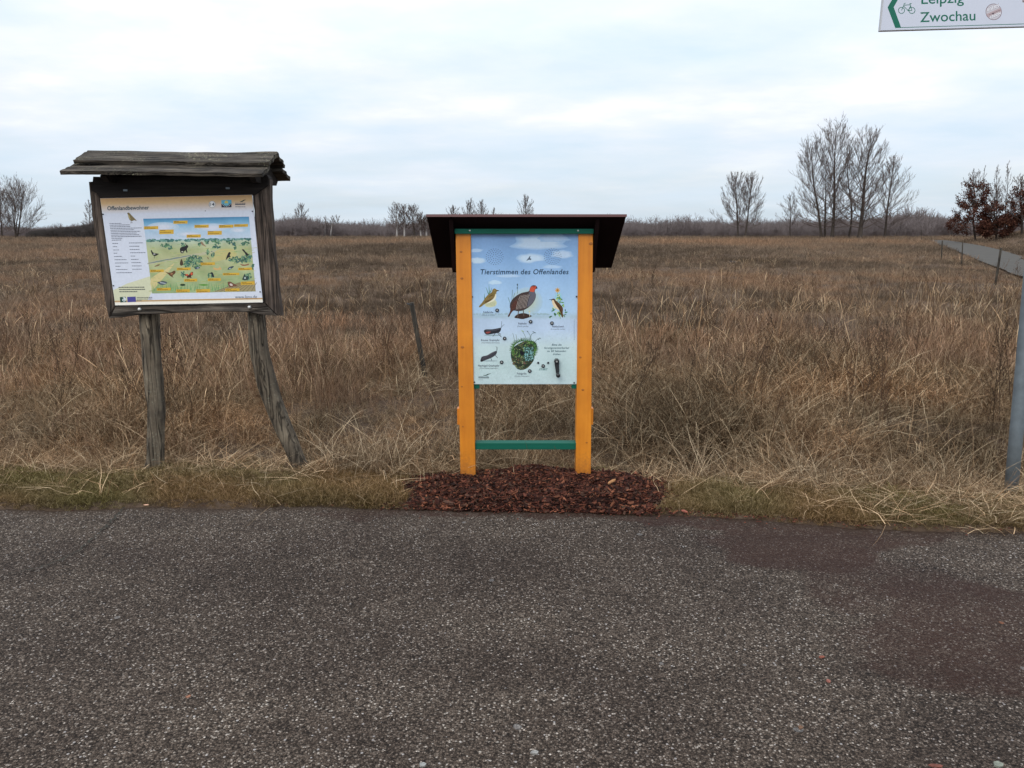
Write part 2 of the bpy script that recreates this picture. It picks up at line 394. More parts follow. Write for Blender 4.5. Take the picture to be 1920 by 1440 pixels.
def voro(scale, feat='F1', out='Distance', loc=(0,0,0)):
    v = n.new('ShaderNodeTexVoronoi'); v.feature = feat; v.inputs['Scale'].default_value = scale
    l.new(nmap(n, l, co, (1,1,.001), loc), v.inputs['Vector']); return v
v1 = voro(150); v2 = voro(85, loc=(3,1,0)); v3 = voro(300, loc=(7,2,0))
s1 = n.new('ShaderNodeSeparateColor'); l.new(v1.outputs['Color'], s1.inputs[0])
s2 = n.new('ShaderNodeSeparateColor'); l.new(v2.outputs['Color'], s2.inputs[0])
s3 = n.new('ShaderNodeSeparateColor'); l.new(v3.outputs['Color'], s3.inputs[0])
base = nramp(n, l, s1.outputs[0], [(0, (.026,.0195,.0155)), (.45, (.077,.0585,.0445)), (.8, (.133,.104,.081)), (.94, (.210,.174,.140)), (.99, (.43,.385,.33))])
fine = nramp(n, l, s3.outputs[0], [(0, (.5,)*3), (.6, (.95,)*3), (.9, (1.35,)*3), (1, (2.0,)*3)])
base = nmix(n, l, .8, base, fine, 'MULTIPLY')
gap = nmath(n, l, 'MULTIPLY_ADD', v1.outputs['Distance'], -1.6, 1.5, clamp=True)
base = nmix(n, l, 1.0, base, nramp(n, l, gap, [(0, (.3,)*3), (1, (1,)*3)]), 'MULTIPLY')
big = nmath(n, l, 'MULTIPLY', nmath(n, l, 'GREATER_THAN', s2.outputs[0], .975), nmath(n, l, 'LESS_THAN', v2.outputs['Distance'], .36))
base = nmix(n, l, nmath(n, l, 'MULTIPLY', big, .8), base, (.42,.40,.38))
patch = nnoise(n, l, co, 1.6, 5, .6); patch2 = nnoise(n, l, co, 6, 5, .6)
base = nmix(n, l, 1.0, base, nramp(n, l, patch, [(.3, (.70,.66,.66)), (.7, (1.22,1.2,1.18))]), 'MULTIPLY')
base = nmix(n, l, nmath(n, l, 'MULTIPLY_ADD', patch2, 2.2, -1.15, clamp=True), base, nmix(n, l, .5, base, (.055,.038,.028)))
st_f = nnoise(n, l, co, 22, 8, .75)
sn = nmath(n, l, 'ADD', nmath(n, l, 'MULTIPLY', sc.outputs[0], 1.55), nmath(n, l, 'MULTIPLY_ADD', patch2, 1.6, -1.75))
sn = nmath(n, l, 'MULTIPLY', nmath(n, l, 'ADD', sn, nmath(n, l, 'MULTIPLY_ADD', st_f, 1.6, -.30), clamp=True), nmath(n, l, 'MULTIPLY', sc.outputs[0], 1.6, clamp=True))
base = nmix(n, l, nmath(n, l, 'MULTIPLY', sn, .85), base, nmix(n, l, .80, base, (.030,.0085,.0035)))
base = nmix(n, l, nmath(n, l, 'MULTIPLY', nmath(n, l, 'MULTIPLY', sc.outputs[1], patch2), 1.5, clamp=True), base, (.045,.028,.018))
lv = voro(5.5, loc=(2,5,0)); ls = n.new('ShaderNodeSeparateColor'); l.new(lv.outputs['Color'], ls.inputs[0])
wob = nnoise(n, l, co, 40, 3, .6)
spot = nmath(n, l, 'MULTIPLY', nmath(n, l, 'GREATER_THAN', ls.outputs[1], .80), nmath(n, l, 'LESS_THAN', nmath(n, l, 'ADD', lv.outputs['Distance'], nmath(n, l, 'MULTIPLY', wob, .10)), .135))
base = nmix(n, l, nmath(n, l, 'MULTIPLY', spot, .5), base, (.22,.21,.20))
hb = nmath(n, l, 'ADD', nmath(n, l, 'MULTIPLY', v1.outputs['Distance'], -1.0), nmath(n, l, 'MULTIPLY', s1.outputs[1], .5))
rg = nmath(n, l, 'MULTIPLY_ADD', sn, -.2, .82)
trk = nnoise(n, l, nmap(n, l, co, (.22, 1.6, 1)), 1.0, 5, .6, .5)
base = nmix(n, l, 1.0, base, nramp(n, l, trk, [(.35, (.82,.80,.80)), (.65, (1.12,1.12,1.12))]), 'MULTIPLY')
finish(m, n, l, base, rg, hb, .9, .006, .12); M['asphalt'] = m
road = mesh('road', V, Fc, M['asphalt'], smooth=True, colors=C); tag(road, kind='structure')

def ribbon(pts, w, zoff, seed):
    rg = random.Random(seed); q = spline(pts, 60); V = []; Fc = []
    for i, p in enumerate(q):
        p = Vector(p); d = Vector(q[min(i+1, 59)]) - Vector(q[max(i-1, 0)]); s = Vector((-d.y, d.x, 0)).normalized()
        p += s*rg.uniform(-.012, .012); ww = w*rg.uniform(.15, 1)*min(1, (60-i)/10)
        V += [p + s*ww + Vector((0,0,zoff)), p - s*ww + Vector((0,0,zoff))]
    for i in range(59): Fc.append((2*i, 2*i+1, 2*i+3, 2*i+2))
    return V, Fc
M['crack'] = simple('crack_dirt', (.022,.02,.013), .95, .4, 60)
for k, pts in enumerate(([(232,952),(195,990),(150,1030),(90,1058),(0,1082)],)):
    V, Fc = ribbon([tuple(G(*p)) for p in pts], .007, .003, k)
    o = mesh('crack', V, Fc, M['crack'], road)

# the path in the distance -------------------------------------------------
V = []; Fc = []
lf = spline([(p.x, p.y) for p in ([Vector((9, 4.6, 0)), Vector((13, 14, 0))] + path_left)], 60)
rt = spline([(p.x, p.y) for p in ([Vector((16, 3.0, 0)), Vector((24, 18, 0))] + path_right)], 60)
NW = 6
for a, b in zip(lf, rt):
    for k in range(NW+1):
        q = a + (b-a)*k/NW; V.append((q[0], q[1], max(hgt(q[0], q[1]), 0) + .075))
for i in range(59):
    for k in range(NW):
        a = i*(NW+1)+k; Fc.append((a, a+1, a+NW+2, a+NW+1))
M['path'] = simple('path_asphalt', (.080,.073,.064), .95, .3, 1.2, spec=.1, detail=8)
o = mesh('path', V, Fc, M['path'], smooth=True); tag(o, kind='structure')
PL = np.array([p for p in lf]); PR = np.array([p for p in rt])
def on_path(x, y):
    X0 = np.interp(y, PL[:, 1], PL[:, 0]); order = np.argsort(PR[:, 1]); X1 = np.interp(y, PR[order, 1], PR[order, 0])
    return (x > X0-.2) & (x < X1+.2) & (y > 4) & (y < 112)

# ------------------------------------------------------------------ printing canvas: flat print on the panels
class Canvas:
    def __init__(s, Y, org=(0, 0), sc=1.0):
        s.Y = Y; s.V = []; s.F = []; s.C = []; s.lay = 0; s.org = org; s.sc = sc; s.occ = {}; s.g0 = None
    def px(s, p): return (s.org[0] + p[0]/s.sc, s.org[1] + p[1]/s.sc)
    def view(s, org, sc): s.org = org; s.sc = sc
    def _add(s, pts, cols):
        q = [s.px(p) for p in pts]                # each piece of print lies just above the pieces it overlaps
        if s.g0 is None: s.g0 = (q[0][0]-420, q[0][1]-420); s.grid = np.zeros((1800, 1800), dtype=np.int32)
        xs = [(a[0]-s.g0[0])*2 for a in q]; yy = [(a[1]-s.g0[1])*2 for a in q]
        sl_ = (slice(max(0, int(min(xs))-1), int(max(xs))+2), slice(max(0, int(min(yy))-1), int(max(yy))+2))
        k = int(s.grid[sl_].max()) + 1; s.grid[sl_] = k
        off = s.Y - .0012 - k*.00001
        b = len(s.V); w = [P(*a, off) for a in q]; s.V += w
        s.C += [(*s2l(c), 1) for c in cols]
        return b, w
    def poly(s, pts, col, smooth=0):
        if smooth: pts = loop_smooth(pts, smooth)
        b, w = s._add(pts, [col]*len(pts))
        for t in tessellate_polygon([[Vector((v.x, v.z, 0)) for v in w]]): s.F.append(tuple(b+i for i in t))
    def quad(s, p, cols):
        b, w = s._add(p, cols); s.F.append((b, b+1, b+2, b+3))
    def ell(s, cx, cy, rx, ry, col, n=14, rot=0):
        c, q = math.cos(rot), math.sin(rot)
        s.poly([(cx + rx*math.cos(a)*c - ry*math.sin(a)*q, cy + rx*math.cos(a)*q + ry*math.sin(a)*c) for a in [2*math.pi*i/n for i in range(n)]], col)
    def glow(s, cx, cy, rx, ry, col, bgc, steps=6, rot=0):
        for i in range(steps):
            t = i/(steps-1); k = 1-.6*t; c = tuple(bgc[j] + (col[j]-bgc[j])*(i+1)/steps for j in range(3))
            s.ell(cx, cy, rx*k, ry*k, c, 22, rot)
    def line(s, pts, w, col, taper=False, smooth=0):
        if smooth: pts = [tuple(p) for p in spline(pts, smooth)]
        Lp = []; Rp = []; n = len(pts)
        for i, p in enumerate(pts):
            a = Vector(pts[max(i-1, 0)][:2]); b = Vector(pts[min(i+1, n-1)][:2]); d = (b-a); d = d.normalized() if d.length else Vector((1, 0))
            q = Vector((-d.y, d.x))*w*.5*((1-i/(n-1)*.85) if taper else 1); v = Vector(p[:2]); Lp.append(v+q); Rp.append(v-q)
        b, _ = s._add(Lp + Rp, [col]*(2*n))
        for i in range(n-1): s.F.append((b+i, b+i+1, b+n+i+1, b+n+i))
    def ring(s, cx, cy, r, w, col, n=24):
        s.line([(cx + r*math.cos(2*math.pi*i/n), cy + r*math.sin(2*math.pi*i/n)) for i in range(n+1)], w, col)
    def text(s, body, x, y, width, col, height=None, shear=0.0, slope=0.0, bold=0.0, align='L', space=1.0):
        cu = bpy.data.curves.new('t', 'FONT'); cu.body = body; cu.size = 1; cu.shear = shear; cu.resolution_u = 3; cu.offset = bold; cu.space_character = space
        ob = bpy.data.objects.new('t', cu); COL.objects.link(ob)
        bpy.context.view_layer.update()
        me = bpy.data.meshes.new_from_object(ob.evaluated_get(bpy.context.evaluated_depsgraph_get()))
        co = np.array([v.co[:2] for v in me.vertices]); fs = [tuple(p.vertices) for p in me.polygons]
        bpy.data.objects.remove(ob); bpy.data.curves.remove(cu); bpy.data.meshes.remove(me)
        if len(co) == 0: return
        w0 = co[:, 0].max() - co[:, 0].min(); k = width/w0; x0 = co[:, 0].min()
        kh = k if height is None else height/.73
        if align == 'C': x = x - width/2
        pts = [(x + (c[0]-x0)*k, y - c[1]*kh + (c[0]-x0)*k*slope) for c in co]
        b, _ = s._add(pts, [col]*len(pts)); s.F += [tuple(b+i for i in f) for f in fs]
    def dashes(s, x, y, width, h, col, seed, slope=0.0):    # lines of print too small to read
        rg = random.Random(seed); u = 0
        while u < width-2:
            w = min(rg.uniform(.06, .22)*120, width-u); s.quad([(x+u, y+u*slope), (x+u+w, y+(u+w)*slope), (x+u+w, y+h+(u+w)*slope), (x+u, y+h+u*slope)], [col]*4); u += w + 3.5
    def build(s, name, mat, parent): return mesh(name, s.V, s.F, mat, parent, colors=s.C)

# ------------------------------------------------------------------ the new noticeboard (middle)
YB = 4.80                                # plane of its panel
gl = G(878, 896); nb = empty('noticeboard', (.13, YB+.05, 0), 'new noticeboard on two bright orange posts with dark mono-pitch roof and blue animal panel', 'noticeboard')
def wpost(xt0, xt1, xb0, xb1, name='post'):
    # front face corners from the photograph, then given its depth
    tl = P(xt0, 434, YB-.012); tr = P(xt1, 434, YB-.012); bl = P(xb0, 900, YB-.012); br = P(xb1, 900, YB-.012)
    d = Vector((0, .10, 0)); up = (tl-bl).normalized()
    bl2 = bl - up*.12; br2 = br - up*.12
    return from_bm(name, hexa_bm([bl2, br2, br2+d, bl2+d], [tl, tr, tr+d, tl+d], .004), M['orange'], nb)
pl_ = wpost(854, 882.5, 863.5, 892); pr_ = wpost(1084.5, 1112, 1079.5, 1108)
for (px, py, r, par) in ((864.5, 472, 2.0, pl_), (866, 522, 2.2, pl_), (867, 651, 2.6, pl_), (866, 725, 1.6, pl_), (1108, 457, 3.0, pr_), (1109, 588, 2.0, pr_), (1088, 670, 2.0, pr_), (1093, 731, 2.2, pr_), (868, 800, 1.5, pl_), (1100, 830, 1.6, pr_)):
    c0 = P(px, py, YB-.0135); rr = r*.0036
    V = [c0] + [c0 + Vector((math.cos(a)*rr*1.2, 0, math.sin(a)*rr*.85)) for a in [i*math.pi/5 for i in range(10)]]; V[0] = V[0] + Vector((0, -.001, 0))
    o = mesh('knot', V, [(0, i+1, (i+1) % 10+1) for i in range(10)], M['knot'], nb)
# small wooden blocks on the outer flanks
for (x0, x1, nm) in ((857.5, 863, 'side_block'), (1107.5, 1112.5, 'side_block')):
    a = P(x0, 796, YB+.03); b = P(x1, 765, YB+.03)
    from_bm(nm, box_bm(min(a.x, b.x), max(a.x, b.x)-(0 if x0 > 900 else -.004), YB+.02, YB+.075, a.z, b.z, .004), M['knot'] if 0 else M['orange'], nb)
# roof: one sloping board, high at the front
fl = P(796, 407, 4.68); fr = P(1168, 405, 4.68); bl = P(824, 503, 5.30); br = P(1152, 502, 5.30)
x0 = (fl.x+bl.x)/2; x1 = (fr.x+br.x)/2; zf = (fl.z+fr.z)/2; zb = (bl.z+br.z)/2
nrm = Vector((0, (zf-zb), .62)).normalized()*.014
rb = [Vector((x0, 4.68, zf)), Vector((x1, 4.68, zf)), Vector((x1, 5.30, zb)), Vector((x0, 5.30, zb))]
rf = from_bm('roof', hexa_bm(rb, [v+nrm for v in rb], .002), M['brown_panel'], nb)
from_bm('roof_edge', hexa_bm([rb[0]+Vector((-.003,-.012,-.002)), rb[1]+Vector((.003,-.012,-.002)), rb[1]+Vector((.003,-.001,-.002)), rb[0]+Vector((-.003,-.001,-.002))],
        [v+nrm for v in (rb[0]+Vector((-.003,-.012,.001)), rb[1]+Vector((.003,-.012,.001)), rb[1]+Vector((.003,-.001,.001)), rb[0]+Vector((-.003,-.001,.001)))], .001), M['brown_edge'], nb)
zr = lambda Y: zf + (zb-zf)*(Y-4.68)/.62
for xa in (P(845.5, 440, YB).x-.004, P(1113, 440, YB).x+.001):          # side brackets under the roof
    q = [(4.70, zr(4.70)-.003), (5.28, zr(5.28)-.003), (5.28, zr(5.28)-.02), (5.1, 1.36), (4.96, 1.33), (4.90, 1.35), (4.84, 1.46), (4.74, zr(4.74)-.05)]
    bm = bmesh.new(); A = [bm.verts.new((xa, y_, z_)) for y_, z_ in q]; B = [bm.verts.new((xa+.024, y_, z_)) for y_, z_ in q]
    bm.faces.new(A); bm.faces.new(B[::-1])
    for i in range(8): bm.faces.new((A[(i+1) % 8], A[i], B[i], B[(i+1) % 8]))
    bmesh.ops.recalc_face_normals(bm, faces=bm.faces); from_bm('roof_bracket', bm, M['brown_panel'], nb)
a = P(851, 438.5, YB-.035); b = P(1115, 429, YB-.035)
from_bm('top_rail', box_bm(a.x+.004, b.x-.006, YB-.035, YB-.0125, a.z, b.z, .003), M['green'], nb)
for px in (881, 1084):
    c0 = P(px, 432.5, YB-.036); V, Fc = tube([c0+Vector((0,.002,0)), c0-Vector((0,.003,0)), c0-Vector((0,.0045,0))], [.0055,.005,.0025], 10); mesh('screw', V, Fc, M['bolt'], nb)
# header behind the top rail and dark back board
a = P(883, 722, YB+.02); b = P(1084, 440, YB+.02)
bm = box_bm(a.x+.003, b.x-.003, YB+.006, YB+.05, P(0, 700, YB+.02).z, b.z)
from_bm('loudspeaker_box', bm, M['green'], nb)
for (xa, xb) in ((887, 898.5), (1072, 1082.5)):
    a = P(xa, 729, YB+.005); b = P(xb, 700, YB+.005)
    from_bm('batten', box_bm(a.x, b.x, YB+.007, YB+.045, a.z, b.z-.002, .002), M['green'], nb)
yl = YB+.005; a = P(891.5, 843, yl); b = P(1080.5, 831, yl)
from_bm('bottom_rail', box_bm(a.x-.006, b.x+.006, yl, yl+.075, a.z, b.z, .003), M['green'], nb)
pc = [P(882.8, 438.5, YB), P(1084.3, 438.5, YB), P(1081.5, 720.5, YB), P(886.8, 720.5, YB)]
bm = hexa_bm([pc[3], pc[2], pc[2]+Vector((0,.004,0)), pc[3]+Vector((0,.004,0))], [pc[0], pc[1], pc[1]+Vector((0,.004,0)), pc[0]+Vector((0,.004,0))])
panel = from_bm('info_panel', bm, M['alu'], nb); panel['label'] = 'printed info panel with birds, grasshoppers and the title Tierstimmen des Offenlandes'

cv = Canvas(YB)
def edgeL(y): return 883.2 + (887.0-883.2)*(y-438.5)/282
def edgeR(y): return 1084 + (1081.4-1084)*(y-438.5)/282
bands = [(439, (124,160,205)), (480, (132,170,213)), (540, (158,192,226)), (585, (172,202,228)), (594, (168,192,206)), (600, (180,200,222)), (620, (184,204,226)), (650, (192,212,214)), (690, (186,208,208)), (720.2, (190,210,212))]
rows = bands; b0 = len(cv.V)
for yy, c in rows:
    for k in range(9):
        t = k/8; dv = 5*math.sin(yy*.3+k*1.7); cv.V.append(P(edgeL(yy)+(edgeR(yy)-edgeL(yy))*t, yy, YB-.0011)); cv.C.append((*s2l(tuple(q+dv+t*4 for q in c)), 1))
for j in range(len(rows)-1):
    for k in range(8): a = b0+j*9+k; cv.F.append((a, a+1, a+10, a+9))
rg = random.Random(5)
cv.view((870, 430), 8.471)
def cloud(cx, cy, w, h, col, n=9, seed=0):
    w *= 1.25; h *= 1.25
    r_ = random.Random(seed)
    pts = []
    for i in range(16):
        a = 2*math.pi*i/16; k = r_.uniform(.75, 1.1); pts.append((cx + w*math.cos(a)*k, cy + h*math.sin(a)*k*(1 if math.sin(a) < 0 else .7)))
    for q in range(n):
        t = q/(n-1); cc = tuple(150 + (col[0]-150)*t if j == 0 else (185 + (col[1]-185)*t if j == 1 else 222 + (col[2]-222)*t) for j in range(3))
        cv.poly([(cx+(p[0]-cx)*(1.12-.4*t), cy+(p[1]-cy)*(1.12-.4*t)) for p in pts], cc, 2)
cloud(1180, 230, 350, 110, (186,208,230), seed=1); cloud(1050, 470, 170, 75, (192,214,234), seed=2); cloud(1560, 410, 150, 60, (184,206,230), seed=3)
cloud(200, 340, 80, 32, (176,202,230), seed=4); cloud(210, 500, 110, 48, (190,212,230), seed=5); cloud(490, 850, 95, 40, (190,216,236), seed=6); cloud(700, 745, 200, 28, (178,205,232), seed=7); cloud(1430, 150, 200, 60, (170,196,226), seed=8); cloud(1400, 600, 120, 32, (176,204,232), seed=12)
# loudspeaker holes
for cx_, cy_ in ((487, 435), (1408, 430)):
    cv.ell(cx_, cy_, 2, 2, (30,50,90))
    for ring_, cnt in ((38, 6), (72, 12), (104, 18), (134, 22)):
        for i in range(cnt):
            a = 2*math.pi*(i+.5*(ring_ % 4 == 0))/cnt; cv.ell(cx_+ring_*math.cos(a), cy_+ring_*.93*math.sin(a), 6.5, 6.5, (42,58,96), 6)
cv.poly([(990,495),(1020,462),(1045,425),(1057,420),(1048,458),(1072,470),(1062,488),(1030,482),(1000,498)], (70,85,105))
TT = (12,48,74)
cv.text('Tierstimmen des Offenlandes', 262, 714, 1400, TT, height=84, shear=.16, slope=-.0015, bold=.016, space=1.06)
# skylark
for p in ([(395,1040),(345,915)], [(405,1040),(395,870)], [(330,1120),(322,1020)], [(420,1000),(440,930)]): cv.line([p[0], p[1]], 15, (70,120,60), True)
cv.poly([(330,1200),(360,1155),(480,1120),(520,1160),(500,1215),(420,1240),(350,1225)], (200,205,170), 3)
for i in range(9): cv.line([(350+i*17,1215),(365+i*16,1150)], 3, (120,115,80))
cv.poly([(238,1225),(290,1160),(330,1100),(380,1040),(440,1000),(455,955),(490,940),(520,960),(556,972),(520,990),(512,1030),(500,1100),(440,1150),(340,1180),(262,1236)], (132,112,62), 3)
cv.poly([(505,1020),(512,1060),(490,1120),(420,1160),(350,1178),(430,1130),(480,1080)], (226,222,196), 3)
cv.poly([(330,1150),(400,1060),(470,1040),(480,1080),(430,1130),(350,1165)], (96,76,40), 3)
for i in range(7): cv.line([(345+i*20,1140-i*8),(370+i*20,1090-i*10)], 4, (190,165,105))
cv.ell(490, 965, 14, 9, (160,140,80)); cv.ell(498, 966, 4, 4, (20,20,20)); cv.line([(515,968),(556,976)], 9, (40,40,45))
for i in range(5): cv.line([(420+i*18,1000+i*3),(430+i*14,1060)], 3, (70,52,25))
# partridge
cv.glow(1000, 1150, 250, 230, (182,197,184), (168,198,222), 12)
for p in ([(735,1180),(700,1080)], [(760,1140),(770,960)], [(770,1150),(805,1010)], [(850,1020),(848,880)]): cv.line([p[0], p[1]], 6, (80,110,90))
cv.ell(848, 880, 10, 18, (60,80,90)); cv.ell(846, 930, 8, 16, (60,80,90))
cv.poly([(800,1400),(850,1350),(950,1330),(1050,1360),(1070,1385),(940,1425),(860,1415)], (58,40,36), 3)
for q in ((870,1280,850,1400), (940,1270,950,1380)): cv.line([(q[0],q[1]),(q[2],q[3])], 14, (92,80,70))
cv.poly([(696,1378),(735,1290),(728,1210),(756,1130),(830,1056),(920,1008),(1025,985),(1045,940),(1070,900),(1110,886),(1150,900),(1168,938),(1135,950),(1125,990),(1142,1040),(1130,1110),(1080,1190),(1010,1250),(930,1290),(850,1300),(790,1290),(750,1330),(718,1386)], (66,52,50), 3)
cv.poly([(1040,990),(1110,985),(1136,1040),(1124,1110),(1075,1185),(1010,1235),(1000,1180),(1020,1080)], (96,96,106), 3)
cv.poly([(700,1372),(740,1290),(760,1200),(820,1120),(850,1200),(800,1270),(750,1320),(718,1380)], (84,50,42), 3)
for i in range(8):
    xx = 850 + i*22; cv.line([(xx-22,1275-i*4),(xx-8,1200-i*4),(xx+20,1110-i*5),(xx+52,1045-i*2)], 5, (196,182,172), smooth=9)
    cv.line([(xx-12,1275-i*4),(xx+2,1200-i*4),(xx+30,1110-i*5),(xx+58,1045-i*2)], 9, (36,26,28), smooth=9)
for i in range(60):
    a = rg.uniform(0, 1); cv.ell(740+a*190+rg.uniform(-30,30), 1250-a*210+rg.uniform(-30,40), 6, 3.5, rg.choice([(38,28,28), (120,90,76), (95,50,42)]), 5, .7)
cv.poly([(1045,985),(1052,940),(1072,902),(1110,888),(1148,902),(1140,940),(1118,975),(1110,995)], (196,84,60), 3)
cv.poly([(1060,915),(1080,893),(1112,886),(1145,897),(1120,905),(1090,905)], (84,70,70), 3)
cv.ell(1113, 915, 16, 7, (150,30,30)); cv.ell(1118, 914, 5, 5, (10,10,10)); cv.poly([(1146,908),(1170,938),(1142,936)], (40,44,52))
cv.line([(1045,1385),(1043,1310)], 9, (214,214,190)); cv.ell(1041, 1305, 16, 9, (200,196,150))
# warbler on its plant
rp = random.Random(8)
cv.glow(1500, 1080, 60, 90, (140,205,220), (164,197,222), 4)
cv.line([(1530,1420),(1520,1300),(1490,1100),(1485,980)], 6, (84,120,60), smooth=10)
for i in range(64):
    t = rp.random(); cx_ = 1500 + rp.uniform(-150, 150)*t**.8; cy_ = 1030 + t*370; a = rp.uniform(0, 3.1); rx = rp.uniform(16, 30)
    cv.ell(cx_, cy_, rx, rx*.36, rp.choice([(96,150,70), (60,118,60), (150,185,110), (200,214,170), (36,82,46)]), 8, a)
for i in range(8): a = i*math.pi/4; cv.ell(1485+24*math.cos(a), 968+24*math.sin(a), 20, 8, (206,160,80), 8, a)
cv.ell(1485, 968, 14, 14, (170,110,50))
cv.poly([(1352,1118),(1395,1110),(1415,1100),(1440,1104),(1456,1130),(1500,1165),(1545,1210),(1572,1260),(1568,1330),(1578,1385),(1560,1398),(1535,1340),(1515,1290),(1450,1250),(1410,1200),(1398,1150),(1385,1124)], (92,62,38), 3)
cv.poly([(1398,1130),(1425,1128),(1440,1165),(1480,1230),(1515,1285),(1450,1248),(1410,1200)], (226,206,172), 3)
for i in range(5): cv.line([(1455+i*16,1165+i*18),(1500+i*12,1235+i*22)], 4, (50,32,22))
cv.ell(1413, 1114, 5, 5, (10,10,10)); cv.line([(1350,1117),(1398,1119)], 7, (40,50,55))
# far line of the printed landscape and lower texture
cv.view((870, 580), 8.533)
for i in range(90):
    xx = rp.uniform(140, 700) if i % 2 else rp.uniform(1100, 1360); cv.ell(xx, 82+rp.uniform(-18, 6), 14, 8, (158,184,194), 6)
for i in range(900):
    xx = rp.uniform(140, 1800); lo = 420 + 430*math.exp(-((xx-600)/520)**2) if xx < 1300 else 120 + (1800-xx)*.5
    yy = rp.uniform(lo, 1185)
    if 1360 < xx < 1540 and 760 < yy < 1070: continue
    if 1180 < xx < 1720 and 520 < yy < 960 and rp.random() < .8: continue
    if 120 < xx < 600 and 860 < yy < 960: continue
    cv.line([(xx, yy), (xx+rp.uniform(-22, 22), yy-rp.uniform(6, 36))], 3.0, rp.choice([(212,226,228), (222,234,236), (165,188,190), (150,176,172)]), True)
# grasshoppers
def hopper(pts, wing, col, red=None, ants=(), legs=()):
    for a in ants: cv.line(a, 5, (60,66,74), smooth=6)
    for a in legs: cv.line(a, 8, (50,52,60))
    cv.poly(pts, col, 3); cv.poly(wing, (62,62,70), 2)
    if red: cv.poly(red, (150,72,66), 2)
cv.ell(460, 415, 140, 12, (150,172,180))
hopper([(318,352),(345,322),(450,318),(560,300),(588,296),(592,325),(560,372),(470,390),(380,404),(345,396)], [(345,330),(450,322),(570,312),(500,345),(380,358)], (38,40,48), [(352,362),(430,356),(395,384),(352,382)],
       [[(590,300),(600,250),(602,190)], [(590,300),(612,270),(645,240)]], [[(470,385),(520,360),(560,405),(600,445)], [(540,370),(590,400)], [(500,385),(460,435)]])
for i in range(6): cv.line([(370+i*34,340-i*3),(392+i*34,334-i*3)], 4, (92,94,104))
cv.ell(420, 825, 120, 12, (158,178,182))
hopper([(262,830),(285,760),(370,735),(450,690),(515,665),(528,690),(500,735),(430,780),(340,815),(290,838)], [(285,770),(380,740),(500,685),(440,735),(330,785)], (64,64,70), None,
       [[(522,670),(524,620),(508,590)], [(526,672),(532,640),(534,600)]], [[(470,740),(500,735),(540,780)], [(430,780),(445,820)]])
for i in range(6): cv.line([(310+i*30,785-i*17),(332+i*30,772-i*17)], 4, (120,112,112))
cv.ell(283, 822, 22, 16, (40,38,42))
# field cricket in its burrow plant
cv.poly([(760,800),(750,700),(780,620),(860,560),(940,520),(1040,500),(1130,520),(1170,600),(1130,700),(1125,790),(1080,870),(1010,940),(930,970),(850,950),(800,880)], (44,58,44), 3)
for i in range(420):
    a = rp.uniform(0, 2*math.pi); k = math.sqrt(rp.random()); cx_ = 950 + 185*k*math.cos(a) + (30*(-math.sin(a))); cy_ = 735 + 225*k*math.sin(a)
    cc = rp.choice([(62,98,52), (88,128,64), (34,44,38), (120,150,84), (150,166,110), (26,30,30), (104,84,66)]) if cy_ < 760 else rp.choice([(52,58,48), (96,110,72), (26,28,28), (138,150,110), (110,88,64), (64,80,54)])
    if 960 < cx_ < 1110 and 600 < cy_ < 830: cc = rp.choice([(128,178,180), (150,200,200), (92,140,142), (70,110,90)])
    cv.ell(cx_, cy_, rp.uniform(7, 18), rp.uniform(4, 8), cc, 6, rp.uniform(0, 3.1))
for i in range(100):
    a = math.pi*(.82 + 1.36*i/99); cx_ = 960 + 170*math.cos(a); cy_ = 640 + 130*math.sin(a)
    cv.line([(cx_, cy_), (cx_ + 62*math.cos(a)+rp.uniform(-14, 14), cy_ + 50*math.sin(a)-10+rp.uniform(-14, 14))], 9, rp.choice([(66,112,54), (100,140,70), (48,86,44)]), True)
for q in ([(820,560),(800,460),(780,380)], [(850,540),(840,450),(830,400)], [(1010,500),(975,420),(930,340)], [(1040,490),(1060,420),(1010,350)], [(1060,500),(1080,400),(1140,370)], [(1110,560),(1170,480),(1220,460)], [(900,520),(910,470),(960,480)]): cv.line(q, 5, (70,92,74), smooth=6)
for q in ((930,345), (945,352), (1015,352), (1135,372), (1108,360), (1215,462), (1190,480)): cv.ell(*q, 14, 6, (150,176,90) if q[0] < 950 else (64,84,84), 6, .5)
cv.ell(930, 700, 42, 30, (20,22,30), 10, .5); cv.ell(968, 860, 26, 15, (110,86,74), 8, .5)
# captions
TK = (44,40,66); TG = (70,74,90)
cap = [('Feldlerche', 310, 60, 160, TK), ('(Alauda arvensis)', 285, 100, 208, TG), ('Rebhuhn', 870, 242, 132, TK), ('(Perdix perdix)', 852, 282, 178, TG),
       ('Feldschwirl', 1412, 290, 185, TK), ('(Locustella naevia)', 1390, 326, 225, TG), ('Brauner Grashüpfer', 272, 508, 302, TK), ('(Chorthippus brunneus)', 280, 544, 292, TG),
       ('Nachtigall-Grashüpfer', 226, 916, 342, TK), ('(Chorthippus biguttulus)', 250, 952, 295, TG), ('Feldgrille', 848, 1044, 152, TK), ('(Gryllus campestris)', 812, 1080, 234, TG)]
for t, x_, y_, w_, c_ in cap: cv.text(t, x_, y_, w_, c_, height=33 if c_ is TK else 24, shear=.15 if c_ is TG else 0, bold=.012 if c_ is TK else 0)
DG = (14,60,78)
for t, x_, y_, w_ in (('Bitte die', 1404, 582, 158), ('Stromgeneratorkurbel', 1282, 632, 400), ('ca. 60 Sekunden', 1330, 682, 302), ('drehen', 1422, 732, 122)): cv.text(t, x_, y_, w_, DG, height=33, shear=.2, bold=.012)
cv.text('START', 1202, 976, 138, (0,98,96), height=32, shear=.2, bold=.02)
cv.poly([(305,1052),(345,1052),(380,1032),(440,1025),(400,1040),(360,1060),(325,1062)], (24,60,50), 2)
